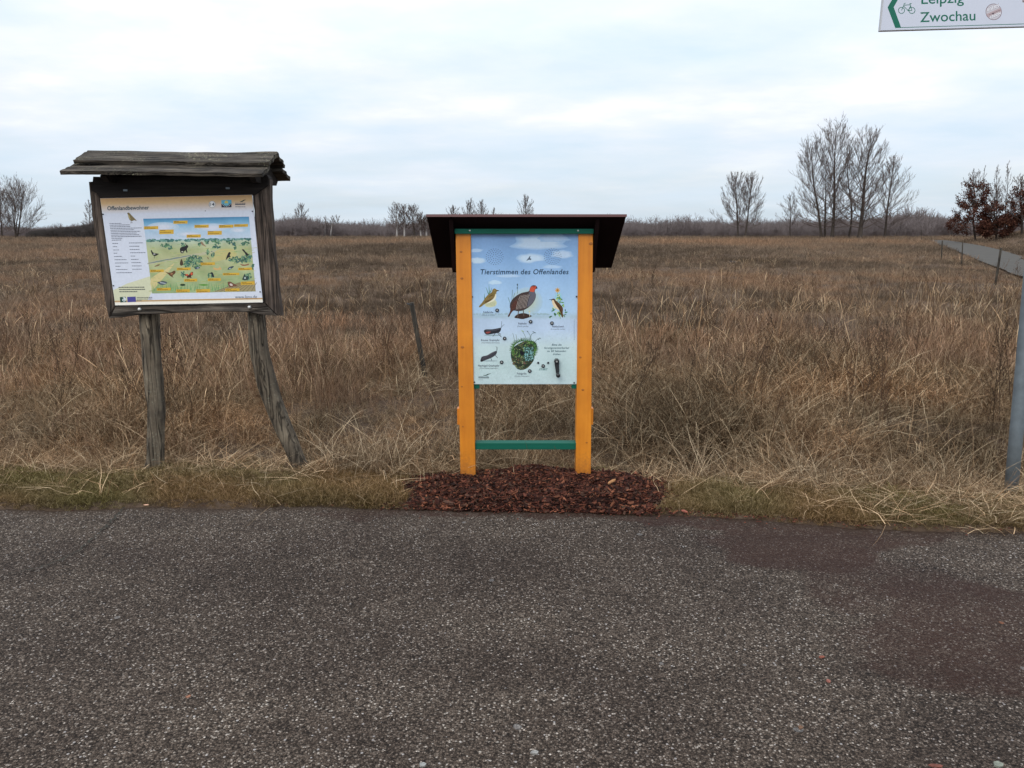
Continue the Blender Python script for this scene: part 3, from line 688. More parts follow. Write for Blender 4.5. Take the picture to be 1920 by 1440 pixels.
cv.dashes(232, 1072, 165, 6, (70,90,95), 3); cv.quad([(232,1086),(400,1086),(400,1102),(232,1102)], [(40,60,66)]*4); cv.dashes(232, 1126, 75, 6, (70,90,95), 4)
cv.dashes(240, 1091, 150, 5, (170,186,190), 8)
for i in range(14): cv.quad([(1760,160+i*24),(1766,160+i*24),(1766,178+i*24),(1760,178+i*24)], [(110,126,136)]*4)
cv.build('panel_print', M['print'], nb)
# buttons, crank, panel screws
def disc(px, py, r, parent, Y, mat, h=.004, name='push_button'):
    c0 = P(px, py, Y); V, Fc = tube([c0, c0-Vector((0,h,0)), c0-Vector((0,h*1.3,0))], [r, r, r*.7], 16); return mesh(name, V, Fc, mat, parent)
Z6 = lambda u, v: (870+u/8.533, 580+v/8.533)
M['btn'] = simple('push_button_metal', (.10,.10,.115), .35, .2, 60, metal=.4)
for q in ((530, 15), (1065, 197), (1407, 220), (650, 465), (602, 846), (1052, 986), (1266, 906)):
    b_ = disc(*Z6(*q), .0115, nb, YB-.004, M['screw'], .003)
    c0 = P(*Z6(*q), YB-.0072); V, Fc = tube([c0, c0-Vector((0,.0022,0))], [.0055,.0045], 10)
    o = mesh('button_cap', V, Fc, M['bolt'], None); o.parent = b_; 
for q in ((1186, 855), (1346, 855)): disc(*Z6(*q), .0068, nb, YB-.004, M['screw'], .003, 'indicator_lamp')
for q in (((885.5, 556.5)), (1081, 556), (889.5, 716.5), (1076.5, 717.5)): disc(*q, .0048, nb, YB-.004, M['screw'], .003, 'screw')
c1 = P(*Z6(1480, 822), YB); c2 = P(*Z6(1496, 1025), YB)
V, Fc = tube([c1-Vector((0,.001,0)), c1-Vector((0,.02,0)), c1-Vector((0,.032,0)), c1-Vector((0,.034,0))], [.0165,.0165,.0155,.011], 20)
ck = mesh('crank', V, Fc, M['black'], nb)
a1 = c1 - Vector((0,.022,0)); a2 = c2 - Vector((0,.026,0)); w1 = Vector((.0155,0,0)); w2 = Vector((.010,0,0)); d_ = Vector((0,.010,0))
o = from_bm('crank_arm', hexa_bm([a2-w2, a2+w2, a2+w2+d_, a2-w2+d_], [a1-w1, a1+w1, a1+w1+d_, a1-w1+d_], .003), M['black']); o.parent = ck
V, Fc = tube([c2-Vector((0,.012,0)), c2-Vector((0,.045,0)), c2-Vector((0,.075,0)), c2-Vector((0,.08,0))], [.011,.0125,.0135,.009], 16)
o = mesh('crank_handle', V, Fc, M['black'], None, True); o.parent = ck
V, Fc = tube([c1-Vector((0,.0335,0)), c1-Vector((0,.036,0))], [.006,.005], 12); o = mesh('crank_bolt', V, Fc, M['bolt'], None); o.parent = ck

# ------------------------------------------------------------------ the old noticeboard (left)
YF = 4.92
ob = empty('old_noticeboard', (-2.2, YF+.08, 0), 'old weathered noticeboard with plank roof on two crooked grey timber legs', 'noticeboard')
leg1 = [(276,470,34),(278,540,34),(280,591,34.5),(283,640,34),(286,690,33),(290,730,32.5),(293,760,31.5),(292,810,31),(291,850,32),(290,878,35),(290,900,37)]
leg2 = [(472,470,30),(477,550,30),(481,590,31),(483,620,32),(488,665,34),(497,705,35),(509,745,35),(524,785,34),(541,825,32),(556,858,30),(566,880,31),(574,902,32)]
for k, lg in enumerate((leg1, leg2)):
    q = spline(lg, 44); pts = [P(a[0], a[1], YF+.10 + .006*math.sin(i*.3)) for i, a in enumerate(q)]
    rad = [a[2]*.5*.00355 for a in q]
    V, Fc = tube(pts, rad, 30, jitter=.16, seed=k+1, groove=(None, 4.25)[k])
    mesh('leg', V, Fc, M['leg'], ob, True)
def piece(name, pts, Yf, th, mat, jit=.5, seed=1, bev=.004):
    return from_bm(name, prism_bm(pts, Yf, th, bev, jit, 14, seed), mat, ob)
piece('top_beam', [(174,331),(500,328),(504,334),(503,347),(477.5,365.5),(187.5,372),(180,362),(171,358)], YF-.012, .07, M['frame_dark'], .6, 2)
piece('side_board', [(166,341),(171.5,340.5),(171.5,357),(180,362.5),(187.2,372.5),(201,470),(216,573.5),(203.5,596),(196,560),(185,486),(175,420),(172,404)], YF, .06, M['frame_side'], .7, 3)
piece('side_board', [(473.5,365.5),(503.5,348),(505.5,336),(507,390),(512,459),(519,530),(526.5,592),(520,591),(496.5,567.5),(493.5,567),(484,470)], YF, .06, M['frame_side'], .7, 4)
piece('bottom_board', [(204,597),(216.5,574.5),(493,568),(496,569),(519,592.3),(500,591),(464,585.5),(415,584.5),(363,585),(310,588),(256,591),(230,595)], YF-.006, .065, M['frame_low'], .6, 5)
for q, r in (((262,580),.0105), ((468,576),.0105)):
    c0 = P(*q, YF-.007); V, Fc = tube([c0+Vector((0,.003,0)), c0-Vector((0,.004,0)), c0-Vector((0,.010,0)), c0-Vector((0,.013,0))], [r*1.5*.8, r*1.15, r*.85, r*.3], 14); mesh('bolt', V, Fc, M['bolt'], ob, True)
for q in ((235,357), (427,353)):
    a = P(q[0]-3.6, q[1]+1.6, YF-.013); b = P(q[0]+3.6, q[1]-2, YF-.013); from_bm('metal_plate', box_bm(a.x, b.x, YF-.015, YF-.008, a.z, b.z, .001), M['metal'], ob)
# roof planks
def plank(name, x0, x1, A, B, th, seed, cols=46, rows=9):
    """sheet from line A=(Y,z) up to B=(Y,z) with waney edges, given thickness"""
    V = []; Fc = []; dy, dz = B[0]-A[0], B[1]-A[1]; ln = math.hypot(dy, dz); ny, nz = -dz/ln, dy/ln
    if nz < 0: ny, nz = -ny, -nz
    for side in (1, 0):
        for i in range(cols+1):
            for j in range(rows+1):
                u = i/cols; v = j/rows
                e0 = .010*noise.noise(Vector((u*9, seed*5.1, 0))) + .004*noise.noise(Vector((u*40, seed*5.1, 2)))
                x_ = x0 + (x1-x0)*u + (.014*noise.noise(Vector((v*4+seed, 3*round(u), 8))) if u in (0, 1) else 0)
                vv = v + (e0/ln if j == 0 else 0)
                warp = .012*math.sin(u*3.3+seed) *.6+ .004*noise.noise(Vector((u*7, v*5, seed)))
                off = warp + (th if side else 0) + (.0035*noise.noise(Vector((u*3, v*16, seed*2))) if side else 0)
                V.append((x_, A[0] + dy*vv + ny*off, A[1] + dz*vv + nz*off))
    n_ = (cols+1)*(rows+1); ix = lambda s, i, j: s*n_ + i*(rows+1) + j
    for i in range(cols):
        for j in range(rows):
            Fc.append((ix(0,i,j), ix(0,i,j+1), ix(0,i+1,j+1), ix(0,i+1,j))); Fc.append((ix(1,i,j), ix(1,i+1,j), ix(1,i+1,j+1), ix(1,i,j+1)))
        Fc.append((ix(0,i,0), ix(0,i+1,0), ix(1,i+1,0), ix(1,i,0))); Fc.append((ix(0,i,rows), ix(1,i,rows), ix(1,i+1,rows), ix(0,i+1,rows)))
    for j in range(rows):
        Fc.append((ix(0,0,j), ix(1,0,j), ix(1,0,j+1), ix(0,0,j+1))); Fc.append((ix(0,cols,j), ix(0,cols,j+1), ix(1,cols,j+1), ix(1,cols,j)))
    return mesh(name, V, Fc, M['roof_plank'], ob)
YR = YF+.10
rz = P(500, 289, YR).z - .01; ez = P(300, 331, YR-.30).z + .004
xl = P(114, 330, YR-.30).x; xr = P(491, 328, YR-.30).x
plank('roof_plank', xl, xr, (YR-.30, ez), (YR-.13, rz-.085), .022, 1)
plank('roof_plank', xl+.02, xr+.01, (YR-.175, ez+.072), (YR+.005, rz+.004), .024, 2)
plank('roof_plank', xl, xr, (YR+.30, ez+.005), (YR+.13, rz-.085), .022, 3)
plank('roof_plank', xl+.02, xr+.005, (YR+.175, ez+.07), (YR+.008, rz+.002), .022, 4)
for xa in (xl+.20, xr-.10):
    q = [(YR-.24, ez+.004), (YR, rz-.03), (YR+.24, ez+.004), (YR+.2, ez-.03), (YR-.2, ez-.03)]
    bm = bmesh.new(); A = [bm.verts.new((xa, *t)) for t in q]; B = [bm.verts.new((xa+.035, *t)) for t in q]
    bm.faces.new(A); bm.faces.new(B[::-1])
    for i in range(5): bm.faces.new((A[(i+1) % 5], A[i], B[i], B[(i+1) % 5]))
    bmesh.ops.recalc_face_normals(bm, faces=bm.faces); from_bm('rafter', bm, M['frame_dark'], ob)
from_bm('ridge_beam', box_bm(xl+.22, xr-.08, YR-.03, YR+.03, ez-.04, rz-.05, .004), M['frame_dark'], ob)
c0 = P(317, 317.5, YR-.27)
# panel
YP = YF-.016
pc = [P(187.6, 371.9, YP), P(472.6, 365.2, YP), P(493, 567, YP), P(215.9, 572.6, YP)]
bm = hexa_bm([pc[3], pc[2], pc[2]+Vector((0,.005,0)), pc[3]+Vector((0,.005,0))], [pc[0], pc[1], pc[1]+Vector((0,.005,0)), pc[0]+Vector((0,.005,0))])
o = from_bm('info_panel', bm, M['alu'], ob); o['label'] = 'printed panel titled Offenlandbewohner with a painted meadow picture'
cv = Canvas(YP); cv.view((0, 0), 1)
def UV(u, v):                            # panel coordinates 0..1 to photograph pixels
    a = Vector((187.9, 372.2)).lerp(Vector((472.3, 365.5)), u); b = Vector((216.1, 572.3)).lerp(Vector((492.7, 566.8)), u); q = a.lerp(b, v); return (q.x, q.y)
def band(v0, v1, c0, c1, u0=0, u1=1): cv.quad([UV(u0, v0), UV(u1, v0), UV(u1, v1), UV(u0, v1)], [c0, c0, c1, c1])
W1 = (206,212,226)
band(0, .05, (188,146,96), (205,172,126)); band(.05, .15, (205,172,126), W1); band(.15, 1, W1, (210,216,228))
cv.poly([UV(0,.86),UV(.1,.80),UV(.25,.74),UV(.34,.72),UV(.34,.965),UV(0,.965)], (206,208,178)); cv.poly([UV(.25,.9),UV(.34,.80),UV(.34,.965),UV(.22,.965)], W1)
band(.958, .966, (205,172,120), (170,130,84)); band(.966, .975, (170,130,84), (226,214,190)); band(.975, 1, (236,230,214), (240,236,226))
# painted meadow
cv.view((260, 360), 6.546)
PX0, PX1 = lambda v: 55 + (165-55)*(v-328)/(1245-328), lambda v: 1353 + (1435-1353)*(v-302)/(1220-302)
def row(v): return v
b0 = len(cv.V); lv = [(0, (70,130,172)), (.06, (110,165,200)), (.14, (165,195,218)), (.28, (190,205,222)), (.29, (150,185,195)), (.31, (176,190,166)), (.42, (172,180,134)), (.55, (172,176,132)), (.7, (166,176,130)), (.85, (156,172,126)), (1, (150,170,122))]
off = cv.Y - .0012 - 60*.00001; cv.grid[:] = 61
for t, c in lv:
    for k in range(13):
        u = k/12; xa = 55+110*t; xb = 1353+82*t; ya = 328+917*t; yb = 302+918*t
        dv = 9*math.sin(k*1.9+t*17) + 6*math.sin(k*.7-t*9); cv.V.append(P(*cv.px((xa+(xb-xa)*u, ya+(yb-ya)*u)), off)); cv.C.append((*s2l(tuple(q+dv*(1 if t > .29 else .6) for q in c)), 1))
for j in range(len(lv)-1):
    for k in range(12): a = b0+j*13+k; cv.F.append((a, a+1, a+14, a+13))
rp = random.Random(21)
for x_, y_, w_, h_ in ((300,430,200,60),(900,440,230,55),(620,520,190,40),(1220,470,120,36)): cv.glow(x_, y_, w_, h_, (206,212,226), (165,195,216), 4)
for i in range(130): u = rp.random(); cv.ell(100+u*1270, 600-u*14+rp.uniform(-16, 8), rp.uniform(8, 26), rp.uniform(7, 15), rp.choice([(70,118,112), (92,138,128), (58,100,96), (110,150,140)]), 7)
cv.poly([(130,862),(350,815),(620,770),(800,735),(1000,712),(830,765),(600,800),(380,845),(135,890)], (182,180,150), 2)
cv.poly([(130,868),(350,822),(620,776),(630,784),(380,836),(132,878)], (120,134,130), 2)
cv.poly([(150,1060),(330,950),(440,870),(380,960),(300,1060),(180,1200),(160,1180)], (206,192,138), 2)
cv.poly([(950,720),(1150,700),(1200,780),(1050,830),(900,850)], (190,182,124), 3)
for i in range(260):
    u = rp.random(); yy = 640 + 580*rp.random(); cv.line([(120+u*1270, yy), (120+u*1270+rp.uniform(20, 70), yy-rp.uniform(-3, 6))], 4, rp.choice([(140,170,96), (186,188,120), (120,156,98), (176,172,110), (150,180,130)]))
def bush(cx_, cy_, w_, h_, n_, cols):
    for i in range(n_): a = rp.uniform(0, 6.28); k = math.sqrt(rp.random()); cv.ell(cx_+w_*k*math.cos(a), cy_+h_*k*math.sin(a), rp.uniform(8, 20), rp.uniform(5, 12), rp.choice(cols), 6, rp.uniform(0, 3))
BC = [(70,112,84), (92,134,100), (52,90,76), (120,156,120), (60,100,100)]
for q in ((690,850,110,75,110), (590,880,50,45,30), (1240,830,140,40,70), (1340,810,50,50,35), (330,655,60,20,24), (385,680,22,20,14), (540,650,26,22,12), (760,640,30,24,16), (840,620,18,24,10), (950,620,50,26,20),
          (1110,610,40,22,16), (1175,640,20,22,10), (1310,630,46,22,18), (960,675,50,16,16), (1180,685,16,22,8), (845,730,22,35,14), (905,760,20,35,12), (545,1010,26,36,16), (880,1020,36,24,14), (1350,1040,40,46,24), (1400,920,14,40,10)): bush(*q, BC)
for i in range(150): xx = rp.choice([rp.uniform(380, 640), rp.uniform(640, 1120), rp.uniform(170, 420)]); cv.line([(xx, 1215-rp.uniform(0, 10)), (xx+rp.uniform(-20, 20), 1215-rp.uniform(40, 120))], 6, rp.choice([(96,150,92), (130,170,110), (80,132,90), (160,186,130)]), True)
cv.poly([(900,1225),(1050,1180),(1180,1130),(1290,1100),(1425,1085),(1436,1218)], (158,146,108), 0)
for i in range(9): cv.line([(940+i*55,1222),(1240+i*26,1110)], 6, (112,98,70))
LY = [(65,420,175,38),(252,462,178,54),(425,352,175,38),(684,402,176,38),(588,522,174,38),(845,478,176,48),(983,402,180,38),(1170,394,172,34),(760,864,176,34),(468,928,170,32),(140,952,168,32),(1222,928,170,32),(1032,992,204,30),(558,1064,160,36),(848,1058,160,34),(1254,1098,170,40),(222,1176,172,34),(460,1194,168,36),(706,1192,170,42),(1064,1184,174,34)]
for i, (x_, y_, w_, h_) in enumerate(LY):
    cv.quad([(x_, y_+2), (x_+w_, y_-2), (x_+w_, y_+h_-2), (x_, y_+h_+2)], [(206,166,58)]*4)
    cv.dashes(x_+10, y_+7, w_*.35, 6, (90,70,30), i); cv.dashes(x_+10, y_+h_*.5+3, w_*.75, 6, (90,70,30), i+40)
BK = (34,32,34)
cv.poly([(148,722),(160,712),(170,735),(195,750),(248,758),(232,772),(195,788),(165,765),(155,740)], BK, 2); cv.line([(192,782),(192,815)], 5, BK)
cv.ell(192, 762, 14, 6, (200,200,196))
cv.poly([(505,705),(520,678),(560,668),(580,655),(568,632),(578,632),(592,655),(600,650),(610,672),(596,690),(592,712),(600,742),(586,742),(575,715),(555,735),(545,750),(518,748)], BK, 2); cv.ell(536, 733, 12, 8, (190,190,170))
cv.poly([(762,612),(780,612),(800,640),(832,672),(800,662),(770,640)], (150,120,96), 2)
cv.poly([(1068,840),(1085,780),(1105,742),(1122,738),(1130,752),(1118,775),(1130,798),(1108,800),(1085,820)], BK, 2)
cv.poly([(1266,708),(1290,704),(1310,730),(1335,752),(1352,776),(1318,778),(1300,745)], BK, 2)
cv.poly([(505,885),(512,845),(525,820),(540,850),(548,890),(520,905)], (74,58,42), 2); cv.poly([(842,800),(850,796),(862,828),(848,820)], (110,70,50), 1)
cv.poly([(195,912),(230,890),(262,886),(250,905),(200,918)], (130,110,80), 2)
cv.poly([(318,975),(360,988),(400,985),(430,966),(452,972),(448,1000),(415,1030),(432,1055),(385,1030),(360,1005)], (96,66,42), 2); cv.ell(405, 1005, 16, 8, (170,128,90))
cv.poly([(566,1008),(600,1006),(615,1020),(640,985),(668,978),(666,1020),(640,1030),(650,1055),(615,1050),(596,1058),(590,1030),(568,1028)], (74,34,30), 1); cv.ell(592, 1017, 18, 10, (206,86,54)); cv.ell(650, 1003, 14, 18, (206,86,54))
cv.poly([(690,930),(740,915),(750,935),(700,950)], (60,74,90), 2); cv.ell(726, 932, 14, 5, (190,200,205))
cv.poly([(918,925),(950,935),(985,935),(995,912),(1003,930),(1020,948),(960,960),(922,950)], (206,168,110), 2)
cv.poly([(1092,955),(1105,925),(1155,908),(1168,918),(1130,945)], (50,66,80), 2); cv.ell(1120, 938, 14, 5, (180,196,205), 8, -.4)
cv.poly([(1245,882),(1300,892),(1355,878),(1345,898),(1290,908),(1260,900)], (140,96,74), 2)
cv.poly([(874,1000),(890,985),(910,990),(928,1045),(905,1040),(895,1010)], (32,38,48), 2)
cv.poly([(1268,1075),(1290,1020),(1300,1000),(1318,1040),(1345,1030),(1338,1078),(1300,1085)], (46,62,60), 1); cv.ell(1305, 1055, 12, 12, (180,196,190))
cv.poly([(228,1108),(260,1100),(300,1092),(352,1110),(320,1135),(270,1138)], (70,80,92), 2); cv.line([(262,1112),(330,1122)], 8, (196,206,210)); cv.ell(540, 1140, 34, 13, (30,56,36)); cv.poly([(735,1140),(790,1130),(862,1140),(800,1152)], (84,140,52), 2)
cv.poly([(1094,1104),(1125,1100),(1160,1120),(1190,1135),(1215,1160),(1175,1155),(1140,1170),(1110,1160),(1095,1130)], (112,74,56), 2); cv.ell(1135, 1138, 22, 14, (206,190,180), 8, .5)
# title, numbers, marks, text column
cv.view((180, 360), 6.547)
TC = (36,66,78)
cv.text('Offenlandbewohner', 138, 224, 514, TC, height=52, slope=-.02, bold=.018)
cv.poly([(382,262),(398,252),(415,262),(440,290),(478,328),(500,356),(470,346),(445,356),(415,345),(398,310),(390,275)], (120,106,74), 3); cv.poly([(392,280),(410,290),(425,340),(408,325)], (172,160,110), 2); cv.line([(432,350),(430,378)], 4, (60,50,40)); cv.line([(422,380),(450,376)], 4, (60,50,40)); cv.ell(392, 262, 4, 4, (20,20,20))
ln_ = [150, 245, 250, 385, 290, 365, 320, 345, 370, 130, 120]
for i, w_ in enumerate(ln_): cv.dashes(166+i*2.8, 384+i*20.4, w_, 7, (70,76,96), i+7, -.022)
for i, w_ in enumerate([70,52,70,42,98,150,160,60,140,190]): cv.dashes(200+i*5.6, 628+i*40, w_, 7, (80,86,104), i+20, -.01)
for i, w_ in enumerate([172,125,120,190,55,92,115,118,112]): cv.dashes(404+i*5.3, 622+i*40.3, w_, 7, (80,86,104), i+33, -.01)
for i, w_ in enumerate([315,320,225]): cv.dashes(278+i*4, 1165+i*27, w_, 10, (60,62,66), i+50, -.006)
cv.poly([(292,1290),(365,1286),(372,1352),(298,1356)], (32,66,58)); cv.ell(345, 1318, 24, 28, (206,214,216)); cv.ell(330, 1310, 9, 8, (40,80,60)); cv.ell(342, 1330, 8, 6, (40,80,60))
cv.poly([(382,1288),(486,1283),(492,1348),(388,1353)], (72,70,140))
for i in range(3): cv.dashes(500, 1292+i*19, (190,190,60)[i], 7, (50,54,64), 60+i, -.01)
cv.view((260, 360), 6.546)
cv.ell(902, 152, 42, 42, (222,222,222), 20); cv.ring(902, 152, 41, 5, (150,150,150)); cv.text('14', 872, 172, 60, (50,60,76), height=42, bold=.01)
cv.poly([(1014,100),(1138,96),(1140,145),(1016,149)], (96,170,196)); cv.poly([(1015,147),(1139,143),(1140,187),(1016,190)], (18,34,60))
cv.ell(1076, 128, 22, 22, (206,190,90), 12); cv.ell(1076, 152, 34, 16, (110,180,200), 12)
for i in range(7): a = math.pi*(.08+.84*i/6); cv.ell(1077+46*math.cos(a), 148+30*math.sin(a), 4.5, 4.5, (225,230,235), 6)
cv.poly([(1238,120),(1262,112),(1285,98),(1318,93),(1295,106),(1270,122)], (28,52,48), 2)
cv.dashes(1184, 134, 128, 5, (60,70,84), 71); cv.quad([(1184,146),(1308,144),(1308,156),(1184,158)], [(60,70,84)]*4); cv.dashes(1184, 178, 126, 7, (70,80,90), 72)
cv.text('www.lanu.de', 1182, 1306, 270, (60,78,100), height=40, slope=-.012)
cv.ell(818, 232, 9, 5, (60,60,60), 7)
cv.build('panel_print', M['print'], ob)
for q in ((193.3,401.7), (213,535.6), (473.4,396.2), (487.8,547.2)): disc(*q, .0042, ob, YP-.002, M['screw'], .003, 'screw')

# ------------------------------------------------------------------ cycle route sign and its pole (right)
base = G(1896.5, 913); YS = base.y
sg = empty('cycle_signpost', (base.x, YS, 0), 'galvanised steel pole carrying a white and green cycle route arrow sign at right edge', 'signpost')
topP = P(1896.5+29, 597, YS); dirp = (topP-base).normalized(); tp = base + dirp*(3.15/dirp.z)
V, Fc = tube([base - dirp*.3, base + dirp*.4, base + dirp*1.2, tp], [.0385]*4, 28); mesh('pole', V, Fc, M['metal'], sg, True)
V, Fc = tube([tp, tp+dirp*.02, tp+dirp*.03], [.041,.041,.02], 20); mesh('pole_cap', V, Fc, M['black'], sg, True)
YSg = YS-.055
bl = P(1649.5, 58.5, YSg); br_ = P(1920, 50.5, YSg); dx = (br_-bl).normalized(); tl0 = P(1655.5, 0, YSg); dz_ = (tl0-bl).normalized()
SW, SH = 1.02, .245
c4 = [bl, bl+dx*SW, bl+dx*SW+dz_*SH, bl+dz_*SH]; dth = Vector((0, .022, 0))
bm = hexa_bm([c4[0], c4[1], c4[1]+dth, c4[0]+dth], [c4[3], c4[2], c4[2]+dth, c4[3]+dth], .003); o = from_bm('sign_plate', bm, M['alu'], sg)
o['label'] = 'white direction plate with green arrow, bicycle symbol, Leipzig and Zwochau'
for hz in (.05, .19):
    c0 = base + dirp*((bl.z+hz)/dirp.z); V, Fc = tube([c0-dirp*.012, c0+dirp*.012], [.046,.046], 24); mesh('clamp', V, Fc, M['metal'], sg, True)
    a = c0 + Vector((0,-.043,0)); 
cv = Canvas(YSg); cv.view((1620, 0), 6.4)
def SP(u, v):                            # plate coordinates in metres to zoom pixels
    w = bl + dx*u + dz_*v; d = w - Vector((0, 0, HC)); zc_ = d.y*cp - d.z*sp_; xs = d.x/zc_*F + CX; ysx = CY - (d.y*sp_ + d.z*cp)/zc_*F
    return ((xs-1620)*6.4, ysx*6.4)
GR = (8,98,78); WH = (196,200,212)
cv.poly([SP(.004,.004), SP(SW-.004,.004), SP(SW-.004,SH-.004), SP(.004,SH-.004)], WH)
mid = SH/2
# green arrow chevron at the left end
cv.poly([SP(.085,.014), SP(.030,mid), SP(.085,SH-.014), SP(.118,SH-.014), SP(.064,mid), SP(.118,.014)], GR)
cv.poly([SP(.118,.0175), SP(.118,.014), SP(SW-.01,.014), SP(SW-.01,.0175)], GR); cv.poly([SP(.118,SH-.0175), SP(.118,SH-.014), SP(SW-.01,SH-.014), SP(SW-.01,SH-.0175)], GR)
for cxx in (450, 575): cv.ring(cxx, 125, 37, 8, GR, 22)
for q in ([(450,125),(482,55)], [(482,62),(555,58)], [(555,58),(575,125)], [(478,75),(530,128)], [(530,128),(560,70)], [(530,128),(575,125)], [(482,60),(480,42),(500,38)], [(545,44),(572,44)], [(555,60),(557,44)]): cv.line(q, 8, GR)
cv.text('Zwochau', 672, 266, 665, GR, height=125, slope=-.035, bold=.01)
cv.text('Leipzig', 688, 48, 512, GR, height=128, slope=-.035, bold=.01)
cv.ell(1556, 142, 97, 99, (118,98,104), 30); cv.ell(1556, 142, 90, 92, (190,186,192), 30)
cv.poly([(1466,170),(1640,92),(1648,140),(1490,206)], (176,156,158)); cv.ell(1548, 162, 12, 9, (70,56,66))
for yy in ((1480,122,1610,72), (1500,178,1640,118)): cv.line([(yy[0],yy[1]),(yy[2],yy[3])], 5, (92,72,78))
cv.text('EISERN', 1480, 140, 140, (88,66,74), height=42, slope=-.42, bold=.05); cv.text('EISERN', 1482, 138, 138, (236,236,240), height=40, slope=-.42, bold=.02)
cv.text('UNION', 1510, 228, 128, (88,66,74), height=40, slope=-.42, bold=.05); cv.text('UNION', 1512, 226, 126, (236,236,240), height=38, slope=-.42, bold=.02)
cv.poly([(1895,5),(1935,0),(1935,28),(1905,30)], (120,104,104))
cv.build('sign_print', M['sign_print'], sg)

# ------------------------------------------------------------------ fence posts
def fpost(px0, py0, px1, py1, w, label, wires=True):
    b = G(px1, py1); t = P(px0, py0, b.y); d = (t-b)
    V, Fc = tube([b - d*.2, b + d*.3, b + d*.65, b + d*.985, t], [w*1.05, w, w*.95, w*.95, w*.8], 9, jitter=.12, seed=px0)
    e_ = empty('fence_post', b, label, 'fence post', 'old fence posts in the field')
    mesh('post', V, Fc, M['fence_wood'], e_, True)
    return e_, b, t
e1, b1, t1 = fpost(771, 567, 801, 727, .026, 'leaning grey wooden fence post in the dry grass between the two noticeboards')
V, Fc = tube([t1+Vector((-.045,.01,-.012)), t1+Vector((-.02,.0,-.02)), t1+Vector((.01,-.03,-.02))], [.007,.009,.007], 7); mesh('insulator', V, Fc, M['black'], e1)
for px0, py0, px1, py1, w, lb in ((1877, 465, 1866, 536, .032, 'dark leaning fence post nearest the bend of the grey path'), (1805, 454, 1803, 499, .026, 'thin fence post at the left edge of the grey path, second from the right'),
        (1767, 451, 1765, 489, .032, 'short dark fence post in the field left of the grey path'), (1727.5, 431, 1727, 455, .032, 'far thin fence post at the distant start of the grey path')): fpost(px0, py0, px1, py1, w, lb)

# ------------------------------------------------------------------ trees
def seg_mesh(segs, sides=3):
    S = np.array(segs, dtype=np.float64).reshape(-1, 8); p0 = S[:, :3]; p1 = S[:, 3:6]; r0 = S[:, 6]; r1 = S[:, 7]
    d = p1-p0; d /= np.linalg.norm(d, axis=1)[:, None] + 1e-9
    ref = np.where(np.abs(d[:, 2:3]) < .9, np.array([[0, 0, 1.]]), np.array([[1., 0, 0]])); a = np.cross(d, ref); a /= np.linalg.norm(a, axis=1)[:, None] + 1e-9; b = np.cross(d, a)
    n_ = len(S); V = np.zeros((n_, 2*sides, 3))
    for k in range(sides):
        an = 2*math.pi*k/sides; o_ = a*math.cos(an) + b*math.sin(an); V[:, k] = p0 + o_*r0[:, None]; V[:, sides+k] = p1 + o_*r1[:, None]
    base_ = (np.arange(n_)*2*sides)[:, None, None]
    f = np.array([[k, (k+1) % sides, sides+(k+1) % sides, sides+k] for k in range(sides)])[None]
    return V.reshape(-1, 3), (base_+f).reshape(-1, 4)
def fast_mesh(name, V, Fq, mat, colors=None, smooth=False):
    V = np.asarray(V, dtype=np.float32); Fq = np.asarray(Fq, dtype=np.int32); k = Fq.shape[1]; me = bpy.data.meshes.new(name)
    me.vertices.add(len(V)); me.vertices.foreach_set('co', V.ravel()); me.loops.add(Fq.size); me.loops.foreach_set('vertex_index', Fq.ravel())
    me.polygons.add(len(Fq)); me.polygons.foreach_set('loop_start', np.arange(len(Fq), dtype=np.int32)*k); me.polygons.foreach_set('loop_total', np.full(len(Fq), k, dtype=np.int32))
    if smooth: me.polygons.foreach_set('use_smooth', np.ones(len(Fq), dtype=bool))
    me.update(calc_edges=True); me.materials.append(mat)
    if colors is not None:
        ca = me.color_attributes.new('Col', 'FLOAT_COLOR', 'POINT'); ca.data.foreach_set('color', np.asarray(colors, dtype=np.float32).ravel())
    return me
def unit(v): return v/(np.linalg.norm(v)+1e-9)
